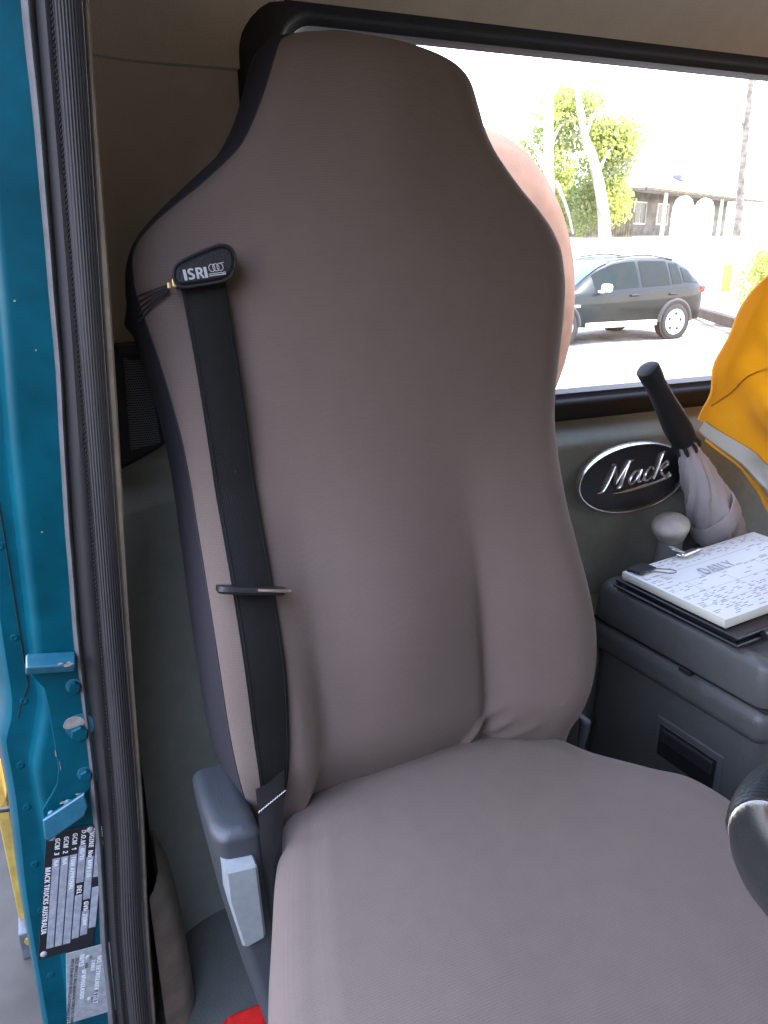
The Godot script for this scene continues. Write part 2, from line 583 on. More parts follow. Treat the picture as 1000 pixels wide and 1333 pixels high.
func front_n(u: float, v: float) -> float:
	var l := lut(seam_l, v)
	var r := edge_at(v)
	var n := 0.0
	var low := smoothstep(0.44, 0.12, v)
	# bolsters beside a hollow, with a crease that sharpens towards the cushion
	var w := lerpf(0.085, 0.014, smoothstep(0.34, 0.06, v))
	n += 0.068 * low * (1.0 - exp(-(sqrt(pow(u - 0.098, 2) + w * w * 0.02) * 0.5 + (u - 0.098) * 0.5) / 0.062))
	n -= 0.006 * smoothstep(0.3, 0.05, v) * bump(u, 0.095, 0.008)
	n += 0.028 * low * smoothstep(-0.112, -0.150 - w * 0.4, u)
	n -= 0.009 * smoothstep(0.20, 0.0, v) * bump(u, -0.122 - 0.10 * maxf(0.0, 0.06 - v), 0.009)
	n += 0.042 * bump(v, 0.15, 0.17) * bump(u, -0.02, 0.115)
	n -= 0.34 * pow(u + 0.02, 2) * smoothstep(0.15, 0.40, v)
	n += 0.010 * bump(v, 0.74, 0.09) * bump(u, 0.035, 0.07)
	# pulled folds where the cover tucks in
	for f in [[0.062, -0.020, 0.104, 0.036, 0.010, 0.0065], [0.078, -0.020, 0.118, 0.016, 0.008, 0.0055], [0.100, -0.024, 0.150, 0.006, 0.005, 0.007], [-0.150, -0.03, -0.122, 0.03, 0.006, 0.006]]:
		var a := Vector2(f[0], f[1])
		var b := Vector2(f[2], f[3])
		var q := Geometry2D.get_closest_point_to_segment(Vector2(u, v), a, b)
		var along := (q - a).length() / (b - a).length()
		n += f[4] * exp(-pow(q.distance_to(Vector2(u, v)) / f[5], 2)) * (1.0 - 0.6 * along)
	n -= 0.05 * pow(smoothstep(0.06, -0.07, v), 1.5)
	# the strap of the belt guide pulls the shoulder in
	n -= 0.004 * bump(v, 0.552, 0.012) * smoothstep(-0.20, -0.25, u)
	# rounded rim
	var er := clampf((r - u) / 0.060, 0.0, 1.0)
	n -= 0.048 * (1.0 - sqrt(maxf(0.0, 1.0 - pow(1.0 - er, 2))))
	var el := clampf((u - l) / 0.045, 0.0, 1.0)
	n -= 0.022 * (1.0 - sqrt(maxf(0.0, 1.0 - pow(1.0 - el, 2) * 0.93)))
	var et := clampf((0.8405 - v) / 0.05, 0.0, 1.0)
	n -= 0.040 * (1.0 - sqrt(maxf(0.0, 1.0 - pow(1.0 - et, 2) * 0.98)))
	return n


func seat() -> void:
	var t := thing("driver_seat", "truck seat with high tapered back and mauve grey stretch cover", "seat", Vector3(0.39, 0.72, -0.55))
	var mb := MB.new()
	mb.angle = 70
	var nv := 190
	var nu := 120
	var rows := []
	for j in nv + 1:
		var s := float(j) / nv
		var v := lerpf(-0.065, 0.8385, 1.0 - pow(1.0 - s, 1.35))
		var l := lut(seam_l, v)
		var r := edge_at(v)
		var row := PackedVector3Array()
		for i in nu + 1:
			var q := float(i) / nu
			q = lerpf(q, 0.5 - 0.5 * cos(q * PI), 0.75)
			var u := lerpf(l, r, q)
			row.append(seat_pt(u, v, front_n(u, v)))
		rows.append(row)
	mb.patch(rows)
	var front := obj("backrest_cover", mb, M.seat_fabric, t)
	# dark band round the sides, from the seam to the back
	var con := []
	for j in 91:
		var v := lerpf(-0.06, 0.8385, 1.0 - pow(1.0 - j / 90.0, 1.4))
		con.append(Vector2(lut(seam_l, v), v))
	for j in 13:
		con.append(Vector2(lerpf(-0.042, 0.07, (j + 1) / 14.0), 0.839))
	for j in 91:
		var v := lerpf(0.8385, -0.06, pow(j / 90.0, 1.4))
		con.append(Vector2(edge_at(v), v))
	var off := [[-0.06, 0.007], [0.1, 0.010], [0.5, 0.011], [0.56, 0.006], [0.60, 0.003], [0.63, 0.009], [0.68, 0.017], [0.75, 0.014], [0.82, 0.017], [0.84, 0.018]]
	var rings := [[], [], [], [], [], []]
	var n := con.size()
	for i in n:
		var p: Vector2 = con[i]
		var d: Vector2 = (con[mini(i + 1, n - 1)] - con[maxi(i - 1, 0)]).normalized()
		var out := Vector2(-d.y, d.x)
		var left := i <= 97
		var k: float = lut(off, p.y) if left else 0.005
		if left:
			k += 0.008 * bump(p.y, 0.541, 0.010)
		var n0 := front_n(p.x, p.y)
		rings[0].append(seat_pt(p.x, p.y, n0))
		rings[1].append(seat_pt(p.x + out.x * k * 0.45, p.y + out.y * k * 0.45, lerpf(n0, -0.085, 0.3)))
		rings[2].append(seat_pt(p.x + out.x * k * 0.85, p.y + out.y * k * 0.85, lerpf(n0, -0.085, 0.65)))
		rings[3].append(seat_pt(p.x + out.x * k, p.y + out.y * k, -0.085))
		rings[4].append(seat_pt(p.x + out.x * (k - 0.006), p.y + out.y * (k - 0.006), -0.125))
		rings[5].append(seat_pt(p.x + out.x * (k - 0.03), p.y + out.y * (k - 0.03), -0.150))
	var band := MB.new()
	band.angle = 70
	var br := []
	for r in rings:
		br.append(PackedVector3Array(r))
	br.reverse()
	band.patch(br)
	var sp := obj("side_panel", band, M.seat_side, t, "black side of the backrest cover")
	var back := MB.new()
	var mid: Array = rings[5]
	for i in 95:
		back.quad(mid[i], mid[i + 1], mid[n - 2 - i], mid[n - 1 - i])
	obj("back_panel", back, M.seat_side, t)
	var seam := MB.new()
	seam.tube(PackedVector3Array(rings[0]), 0.0011, 6, Vector2.ONE, SN)
	obj("seam", seam, M.thread_dark, sp)
	# cushion
	var ol := []
	for p in [[0.19, -0.72], [0.163, -0.665], [0.139, -0.605], [0.122, -0.555], [0.106, -0.505], [0.093, -0.455], [0.081, -0.38], [0.076, -0.28], [0.085, -0.19], [0.14, -0.145], [0.26, -0.125], [0.39, -0.12], [0.52, -0.125], [0.62, -0.15], [0.667, -0.21], [0.676, -0.32], [0.674, -0.42], [0.668, -0.50], [0.654, -0.557], [0.622, -0.592], [0.575, -0.648], [0.545, -0.70], [0.47, -0.745], [0.36, -0.755], [0.26, -0.745]]:
		ol.append(Vector3(p[0], 0, p[1]))
	var o := curve(ol, 120, true)
	var cc := Vector3(0.375, 0, -0.44)
	var cm := MB.new()
	cm.angle = 70
	var cr := []
	var prof := []
	for k in 9:
		prof.append([1.0, -0.15 + k * 0.0138, 0])
	for k in 10:
		var a := (k + 1) / 10.0 * PI / 2
		prof.append([1.0 - 0.0, -0.04 + 0.036 * sin(a), 0.045 * (1 - cos(a))])
	for k in 22:
		var f := (k + 1) / 22.0
		prof.append([1.0 - f, 0.0, 0.045])
	for p in prof:
		var row := PackedVector3Array()
		for q in o:
			var d := q - cc
			var len := d.length()
			var rr: float = maxf(0.0, (len - p[2]) * p[0])
			var pos: Vector3 = cc + d / len * rr
			var y: float = 1.202 + p[1]
			var inside := 1.0 - rr / len
			y += 0.013 * smoothstep(0.0, 0.75, inside)
			y -= 0.012 * bump(pos.z, -0.36, 0.16) * bump(pos.x, 0.38, 0.16)
			y -= 0.03 * smoothstep(-0.60, -0.74, pos.z) * (1.0 - bump(pos.x, 0.42, 0.24))
			if p[1] < -0.03:
				pos += d / len * (0.004 * sin(len * 70.0 + y * 90.0) * 0.4)
			row.append(Vector3(pos.x, y, pos.z))
		cr.append(row)
	cm.patch(cr, true, true)
	obj("seat_cushion", cm, M.seat_fabric, t)
	# moulded side shield, handle and suspension base
	var sh := MB.new()
	sh.angle = 25
	var rows2 := []
	var left := [[0.80, 0.160], [0.87, 0.148], [0.97, 0.124], [1.068, 0.1045], [1.134, 0.0962], [1.19, 0.0897], [1.24, 0.0885]]
	var right := [[0.80, 0.205], [0.90, 0.18], [0.99, 0.165], [1.05, 0.150], [1.12, 0.146], [1.20, 0.141], [1.24, 0.130]]
	var face := [[0.80, -0.50], [0.90, -0.565], [0.99, -0.612], [1.06, -0.633], [1.12, -0.642], [1.24, -0.650]]
	var levels := []
	for k in 30:
		levels.append([lerpf(0.80, 1.203, k / 29.0), 0.0])
	for k in 7:
		var a := (k + 1) / 7.0 * PI / 2
		levels.append([1.203 + 0.013 * sin(a), 0.013 * (1.0 - cos(a))])
	for level in levels:
		var y: float = level[0]
		var i: float = level[1]
		var a := lut(left, y) + i
		var b := lut(right, y) - i
		var f := lut(face, y) - i
		var row := V3([[a, y, -0.765], [a - 0.001 + 0.0, y, -0.72]])
		for k in 7:
			var g := k / 6.0 * PI / 2
			row.append(Vector3(a + 0.014 * (1.0 - cos(g)) + 0.002 * (k / 6.0), y, f - 0.030 * (1.0 - sin(g))))
		row.append(Vector3(lerpf(a + 0.016, b, 0.5), y, f + 0.001))
		for k in 5:
			var g := k / 4.0 * PI / 2
			row.append(Vector3(b - 0.01 * (1.0 - sin(g)), y, f - 0.01 * (1.0 - cos(g))))
		row.append(Vector3(b, y, -0.765))
		rows2.append(row)
	sh.angle = 60
	sh.patch(rows2, true)
	var top: PackedVector3Array = rows2[rows2.size() - 1]
	var lid_mid := Vector3.ZERO
	for p in top:
		lid_mid += p / top.size()
	for i in top.size():
		sh.tri(lid_mid + Vector3(0, 0.0005, 0), top[i], top[(i + 1) % top.size()])
	obj("side_shield", sh, M.slate_plastic, t, "blue grey moulded shield beside the cushion")
	var lv := MB.new()
	lv.prism(V2([[0.0965, 1.187], [0.128, 1.184], [0.1305, 1.180], [0.1345, 1.084], [0.1325, 1.0805], [0.1135, 1.0755], [0.1085, 1.079], [0.0975, 1.145]]), 0.048, 0.0028, Transform3D(Basis.IDENTITY, Vector3(0, 0, -0.678)))
	obj("recline_lever", lv, M.lever_grey, t, "pale grey recline lever")
	var sl := MB.new()
	sl.tube(V3([[0.1515, 1.045, -0.612], [0.157, 1.02, -0.604]]), 0.004, 8)
	obj("lever_pivot", sl, M.steel, t)
	var base := MB.new()
	base.box(Vector3(0.39, 1.02, -0.44), Vector3(0.40, 0.10, 0.46), 0.02)
	base.box(Vector3(0.39, 0.76, -0.44), Vector3(0.36, 0.07, 0.44), 0.015)
	for k in 7:
		base.box(Vector3(0.39, 0.81 + k * 0.027, -0.44), Vector3(0.33 - 0.02 * (k % 2), 0.022, 0.42 - 0.02 * (k % 2)), 0.008)
	obj("suspension_base", base, M.black_soft, t)
	var bk := MB.new()
	bk.box(Vector3(0, -0.05, 0), Vector3(0.016, 0.17, 0.05), 0.006, Transform3D(Basis(Vector3(0, 0, 1), -0.22), Vector3(0.618, 1.13, -0.745)))
	obj("hinge_bracket", bk, M.slate_plastic, t)
	var bs := MB.new()
	bs.box(Vector3(0.588, 1.12, -0.74), Vector3(0.03, 0.15, 0.06), 0.008)
	obj("buckle_stalk", bs, M.black_plastic, t)


func belt() -> void:
	var t := thing("seat_belt", "black seat belt webbing running down the seat's left side", "seat belt", seat_pt(-0.185, 0.0, 0.02))
	var bl := [[0.0, -0.201], [0.106, -0.204], [0.171, -0.2045], [0.262, -0.2045], [0.357, -0.206], [0.469, -0.2095], [0.537, -0.2135], [0.575, -0.216]]
	var br := [[0.0, -0.175], [0.083, -0.165], [0.162, -0.1605], [0.248, -0.160], [0.308, -0.161], [0.429, -0.163], [0.536, -0.167], [0.575, -0.169]]
	var w := MB.new()
	var top := []
	var under := []
	for j in 101:
		var v := lerpf(-0.004, 0.575, j / 100.0)
		var l := lut(bl, v)
		var r := lut(br, v)
		var base := 0.0
		for i in 5:
			base = maxf(base, front_n(lerpf(l, r, i / 4.0), v))
		var a := PackedVector3Array()
		var b := PackedVector3Array()
		for i in 9:
			var q := i / 8.0
			var u := lerpf(l, r, q)
			var n := base + 0.005 + 0.0016 * sin(q * PI) + 0.0012 * sin(v * 23.0) * (q - 0.5)
			a.append(seat_pt(u, v, n))
			b.append(seat_pt(u, v, n - 0.0013))
		top.append(a)
		under.append(b)
	var ring := []
	for j in 101:
		var row := PackedVector3Array(top[j])
		var rev: PackedVector3Array = under[j]
		for i in 9:
			row.append(rev[8 - i])
		ring.append(row)
	w.patch(ring, true)
	var wb := obj("webbing", w, M.webbing, t)
	var ed := MB.new()
	for e in [0.6, 7.4]:
		var path := PackedVector3Array()
		for j in 101:
			var row: PackedVector3Array = top[j]
			path.append(row[int(e)].lerp(row[int(e) + 1], e - int(e)) + SN * 0.0002)
		ed.tube(path, 0.0007, 5)
	obj("selvedge", ed, M.webbing, wb)
	var lint := MB.new()
	rng.seed = 77
	for k in 4:
		var v := rng.randf_range(0.35, 0.52)
		var u := lerpf(lut(bl, v), lut(br, v), rng.randf_range(0.2, 0.8))
		var p := seat_pt(u, v, front_n(u, v) + 0.0105)
		lint.tube(V3([p, p + SV * rng.randf_range(0.001, 0.004) + SU * 0.0006]), 0.00022, 4)
	var lo := obj("lint", lint, M.lint, wb)
	lo.set_meta("kind", "stuff")
	# padded guide with the maker's mark
	var g := MB.new()
	var gp := curve2([[-0.2225, 0.566], [-0.219, 0.577], [-0.203, 0.586], [-0.180, 0.595], [-0.170, 0.597], [-0.162, 0.594], [-0.1585, 0.585], [-0.161, 0.572], [-0.169, 0.563], [-0.180, 0.560], [-0.198, 0.5575], [-0.215, 0.556], [-0.221, 0.560]], 52)
	var gx := frame(seat_pt(0, 0, 0.0), SU, SV)
	g.prism(gp, 0.019, 0.0045, gx)
	var guide := obj("belt_guide", g, M.black_leather, t, "padded black belt guide printed ISRI")
	var rim := MB.new()
	var rp := PackedVector3Array()
	for p in gp:
		rp.append(gx * Vector3(p.x, p.y, 0.0165))
	rim.tube(rp, 0.0016, 7, Vector2.ONE, SN, true)
	obj("piping", rim, M.black_soft, guide)
	var st := MB.new()
	for i in range(8, 34):
		var p := rp[i].lerp(seat_pt(-0.19, 0.575, 0.0165), 0.05) + SN * 0.002
		var d := (rp[i] - seat_pt(-0.19, 0.575, 0.0165)).normalized()
		st.tube(V3([p - d * 0.0016, p + d * 0.0016]), 0.0004, 4)
	var so := obj("stitching", st, M.thread_dark, guide)
	so.set_meta("kind", "stuff")
	var tx := gx * Transform3D(Basis(Vector3(0, 0, 1), 0.11), Vector3(-0.2135, 0.567, 0.0192))
	lettering("lettering", "SR", 0.0150, tx.translated_local(Vector3(0.0040, 0, 0)), M.logo_print, guide, 0.0003)
	for bx in [0.0018, 0.0228]:
		var bar := MB.new()
		bar.box(Vector3(bx, 0, 0.0001), Vector3(0.0030, 0.0107, 0.0004), 0.0001, tx)
		obj("lettering", bar, M.logo_print, guide)
	var lg := MB.new()
	for k in 3:
		var ring2 := PackedVector3Array()
		for i in 20:
			var a := TAU * i / 20
			ring2.append(tx * Vector3(0.0300 + k * 0.0042 + 0.0031 * cos(a), 0.0035 + 0.0036 * sin(a), 0.0002))
		lg.tube(ring2, 0.00042, 5, Vector2(1, 0.5), SN, true)
	lg.tube(V3([tx * Vector3(0.0400, 0.0074, 0.0002), tx * Vector3(0.0430, 0.0074, 0.0002)]), 0.0005, 5)
	for y in [-0.0022, -0.0040]:
		lg.tube(V3([tx * Vector3(0.0255, y, 0.0002), tx * Vector3(0.0430, y, 0.0002)]), 0.00045 if y > -0.003 else 0.0007, 5)
	obj("emblem", lg, M.logo_print, guide)
	var rg := MB.new()
	rg.box(Vector3(-0.2225, 0.5605, 0.013), Vector3(0.0045, 0.0085, 0.006), 0.001, gx)
	rg.box(Vector3(-0.2275, 0.559, 0.010), Vector3(0.0035, 0.0065, 0.004), 0.001, gx)
	obj("clasp", rg, M.brass, t, "small brass clasp")
	for k in 5:
		var s := k / 4.0 - 0.5
		var el := MB.new()
		var pth := PackedVector3Array()
		for i in 9:
			var q := i / 8.0
			var u := lerpf(-0.226, -0.256, q)
			var v := 0.5605 + s * (0.005 + 0.020 * q) - 0.016 * q
			pth.append(seat_pt(u, v, front_n(u, v) + lerpf(0.008, 0.001, q)))
		el.tube(pth, 0.0009, 6)
		obj("elastic_cord", el, M.thread_dark, t)
	# tongue
	var tp := curve2([[-0.223, 0.004], [-0.227, 0.018], [-0.221, 0.028], [-0.198, 0.031], [-0.175, 0.032], [-0.158, 0.029], [-0.155, 0.018], [-0.158, 0.006], [-0.175, 0.002], [-0.20, 0.0]], 40)
	var n0 := front_n(-0.185, 0.245)
	var tg := frame(seat_pt(0.0, 0.2035, n0 + 0.001), SU + SV * -0.20, SN * 1.0 + SV * 0.05)
	var tm := MB.new()
	tm.prism(tp, 0.0075, 0.0025, tg.translated_local(Vector3(0, 0, -0.004)))
	var ton := obj("tongue", tm, M.black_plastic, t, "black and chrome buckle tongue on the webbing")
	var tc := MB.new()
	tc.prism(V2([[-0.188, 0.022], [-0.155, 0.020], [-0.152, 0.032], [-0.160, 0.0365], [-0.188, 0.0345]]), 0.003, 0.0008, tg.translated_local(Vector3(0, 0, -0.0035)))
	obj("latch_plate", tc, M.badge_chrome, ton)
	# stitched sleeve at the lower end
	var sv := MB.new()
	var rows := []
	for s in [[0.138, 1.262, 0.170, 1.275, -0.652], [0.1390, 1.2385, 0.1685, 1.2535, -0.650], [0.1385, 1.206, 0.1645, 1.212, -0.648], [0.1385, 1.18, 0.1605, 1.184, -0.645], [0.139, 1.15, 0.158, 1.155, -0.642], [0.141, 1.115, 0.1555, 1.12, -0.640], [0.143, 1.08, 0.154, 1.08, -0.640]]:
		var row := PackedVector3Array()
		for i in 7:
			var q := i / 6.0
			row.append(Vector3(lerpf(s[0], s[2], q), lerpf(s[1], s[3], q), s[4] + 0.003 * sin(q * PI) + 0.0015 * sin(s[1] * 130.0 + q * 5.0)))
		rows.append(row)
	rows.reverse()
	sv.patch(rows)
	var slv := obj("sleeve", sv, M.black_leather, t, "worn black sleeve with frayed white stitching")
	var zz := MB.new()
	var zp := PackedVector3Array()
	for i in 25:
		var q := i / 24.0
		zp.append(Vector3(lerpf(0.1385, 0.1685, q), lerpf(1.2365, 1.2545, q) + (0.0007 if i % 2 else -0.0007), -0.6455))
	zz.tube(zp, 0.0005, 5)
	obj("white_stitching", zz, M.thread_white, slv)
	var fr := MB.new()
	for k in 7:
		var x := rng.randf_range(0.146, 0.156)
		var y := rng.randf_range(1.085, 1.14)
		fr.tube(curve([[x, y, -0.6385], [x + rng.randf_range(-0.004, 0.003), y - 0.006, -0.6375], [x + rng.randf_range(-0.003, 0.004), y - rng.randf_range(0.010, 0.02), -0.6375]], 7), 0.0003, 4)
	var fo := obj("loose_thread", fr, M.thread_white, slv)
	fo.set_meta("kind", "stuff")


# ---------------------------------------------------------------- door pillar and seal
var h_edge := [[0.70, -0.084], [0.856, -0.081], [0.976, -0.077], [1.184, -0.074], [1.235, -0.0735], [1.284, -0.062], [1.330, -0.0515], [1.369, -0.0525], [1.449, -0.049], [1.596, -0.042], [1.691, -0.035], [1.76, -0.030], [2.1, -0.012], [2.2, -0.006]]
var o_edge := [[0.70, -0.120], [0.876, -0.117], [1.042, -0.113], [1.225, -0.103], [1.272, -0.1025], [1.302, -0.093], [1.33, -0.0885], [1.386, -0.087], [1.6, -0.079], [1.8, -0.071], [2.1, -0.055], [2.2, -0.05]]
var seal_x := [[[0.825, -0.044], [0.98, -0.036], [1.153, -0.0232], [1.42, -0.013], [1.738, 0.009], [1.985, 0.020], [2.15, 0.026]], [[0.825, -0.033], [0.98, -0.026], [1.153, -0.0145], [1.42, -0.005], [1.738, 0.017], [1.985, 0.031], [2.15, 0.040]], [[0.825, -0.023], [0.98, -0.016], [1.153, -0.0022], [1.42, 0.011], [1.738, 0.029], [1.985, 0.041], [2.15, 0.049]], [[0.825, -0.019], [0.98, -0.012], [1.153, 0.0018], [1.42, 0.015], [1.738, 0.031], [1.985, 0.044], [2.15, 0.052]], [[0.825, 0.007], [0.98, 0.014], [1.153, 0.0255], [1.42, 0.037], [1.738, 0.053], [1.985, 0.067], [2.15, 0.076]], [[0.825, 0.015], [0.98, 0.022], [1.153, 0.0335], [1.42, 0.046], [1.738, 0.063], [1.985, 0.0735], [2.15, 0.083]]]


func pillar() -> void:
	var t := thing("door_pillar", "teal painted door pillar with striker bracket and compliance plates", "door pillar", Vector3(-0.06, 0.70, -0.82))
	var mb := MB.new()
	mb.angle = 50
	var rows := []
	for j in 121:
		var y := lerpf(0.68, 2.2, j / 120.0)
		var h := lut(h_edge, y)
		var o := lut(o_edge, y)
		var s := lut(seal_x[0], y) + 0.03
		var sk := 0.02 * smoothstep(1.28, 1.36, y)
		rows.append(V3([[o - 0.010 - sk, y, -0.95], [o - 0.008 - sk * 0.8, y, -0.87], [o - 0.004, y, -0.836], [o, y, -0.826], [o + 0.004, y, -0.8215], [h - 0.013, y, -0.8225], [h - 0.008, y, -0.8215], [h - 0.004, y, -0.811], [h - 0.001, y, -0.8035], [h + 0.004, y, -0.8003], [h + 0.008, y, -0.8], [lerpf(h, s, 0.5), y, -0.8], [s, y, -0.8]]))
	mb.patch(rows)
	obj("pillar_panel", mb, M.teal_paint, t)
	for p in [[-0.060, 1.636], [-0.066, 1.563], [-0.070, 1.503], [-0.072, 1.398], [-0.074, 1.32], [-0.089, 1.24], [-0.091, 1.182], [-0.094, 1.10], [-0.097, 1.031], [-0.100, 0.925], [-0.056, 1.70]]:
		var w := MB.new()
		w.lathe([Vector2(0.0052, 0), Vector2(0.0040, 0.0006), Vector2(0.0024, 0.0011), Vector2(0.0011, 0.0005), Vector2(0.0, 0.0002)], 12, Transform3D(Basis(Vector3(1, 0, 0), PI / 2), Vector3(p[0], p[1], -0.8222)))
		obj("spot_weld", w, M.teal_paint, t)
	var ed := MB.new()
	ed.tube(V3([[-0.068, 1.84, -0.8218], [-0.063, 1.6, -0.8218], [-0.066, 1.40, -0.8218], [-0.067, 1.338, -0.8218], [-0.078, 1.315, -0.8218], [-0.083, 1.30, -0.8218]]), 0.0007, 5)
	obj("panel_joint", ed, M.rubber, t)
	# striker bracket
	var bp := MB.new()
	bp.prism(V2([[-0.062, 1.385], [-0.013, 1.372], [-0.005, 1.30], [-0.008, 1.215], [-0.022, 1.205], [-0.030, 1.192], [-0.073, 1.178], [-0.0735, 1.192], [-0.060, 1.212], [-0.054, 1.222], [-0.050, 1.24], [-0.0495, 1.32], [-0.0505, 1.345], [-0.060, 1.362]]), 0.003, 0.0008, Transform3D(Basis.IDENTITY, Vector3(0, 0, -0.799)))
	var br := obj("striker_bracket", bp, M.teal_paint, t)
	var t1 := MB.new()
	t1.box(Vector3.ZERO, Vector3(0.048, 0.011, 0.022), 0.0025, Transform3D(Basis(Vector3(0, 0, 1), -0.16) * Basis(Vector3(1, 0, 0), 0.25), Vector3(-0.0395, 1.3785, -0.788)))
	obj("upper_tab", t1, M.teal_light, br)
	var t2 := MB.new()
	t2.prism(V2([[-0.0735, 1.188], [-0.0275, 1.2065], [-0.0255, 1.19], [-0.031, 1.180], [-0.0705, 1.163], [-0.0745, 1.168]]), 0.006, 0.0015, Transform3D(Basis(Vector3(1, 0, 0), -0.3), Vector3(0, 0.0, 0)).translated(Vector3(0, 0.053, -0.4365)))
	obj("lower_tab", t2, M.teal_light, br)
	rng.seed = 19
	for c in [[-0.0225, 1.379, -0.7765, 0.0055, 0.0036], [-0.030, 1.381, -0.7768, 0.0035, 0.0016], [-0.061, 1.3805, -0.7785, 0.002, 0.0028], [-0.048, 1.1985, -0.7925, 0.007, 0.0022], [-0.034, 1.203, -0.7945, 0.004, 0.0015], [-0.050, 1.262, -0.7955, 0.0008, 0.006], [-0.0475, 1.245, -0.7955, 0.0006, 0.009], [-0.020, 1.745, -0.7992, 0.0014, 0.0010], [-0.0085, 1.70, -0.7992, 0.0011, 0.0014], [-0.028, 1.52, -0.7992, 0.0012, 0.0009]]:
		var cp := PackedVector2Array()
		for k in 11:
			var ang := TAU * k / 11
			var rr := rng.randf_range(0.55, 1.0)
			cp.append(Vector2(c[0] + cos(ang) * c[3] * rr, c[1] + sin(ang) * c[4] * rr))
		var chip := MB.new()
		chip.prism(cp, 0.0004, 0.0001, Transform3D(Basis.IDENTITY, Vector3(0, 0, c[2])))
		obj("paint_chip", chip, M.worn_primer, br)
	for p in [[-0.064, 1.1865], [-0.0455, 1.1955]]:
		var w := MB.new()
		w.lathe([Vector2(0.005, 0), Vector2(0.0042, 0.002), Vector2(0.002, 0.0032), Vector2(0, 0.0034)], 12, Transform3D(Basis(Vector3(1, 0, 0), PI / 2), Vector3(p[0], p[1], -0.7935)))
		obj("weld_bead", w, M.teal_light, br)
	for b in [[-0.021, 1.3415, 0.0068, 0.0], [-0.023, 1.283, 0.0098, 0.0155], [-0.0235, 1.2275, 0.0070, 0.0]]:
		var hx := MB.new()
		var fx := Transform3D(Basis(Vector3(1, 0, 0), PI / 2), Vector3(b[0], b[1], -0.796))
		var r: float = b[2]
		hx.angle = 30
		hx.lathe([Vector2(r, 0), Vector2(r, 0.006), Vector2(r * 0.85, 0.0075), Vector2(0, 0.0078)], 6, fx * Transform3D(Basis(Vector3(0, 1, 0), 0.3), Vector3.ZERO))
		var bo := obj("bolt", hx, M.teal_paint, br)
		var wa := MB.new()
		var wr: float = b[3] if b[3] > 0 else r * 1.25
		var wx := Transform3D(Basis.IDENTITY, Vector3(0.002, 0, -0.007)) if b[3] > 0 else Transform3D.IDENTITY
		wa.lathe([Vector2(wr, 0), Vector2(wr, 0.0012), Vector2(wr - 0.001, 0.0018), Vector2(0, 0.0018)], 28, fx * wx)
		obj("washer", wa, M.teal_light, bo)
	var wp := MB.new()
	wp.prism(curve2([[-0.038, 1.294], [-0.034, 1.302], [-0.027, 1.3045], [-0.018, 1.301], [-0.016, 1.293], [-0.025, 1.291], [-0.033, 1.2905]], 26), 0.0006, 0.0002, Transform3D(Basis.IDENTITY, Vector3(0, 0, -0.7942)))
	obj("bare_metal_patch", wp, M.worn_primer, br)
	plates(t)


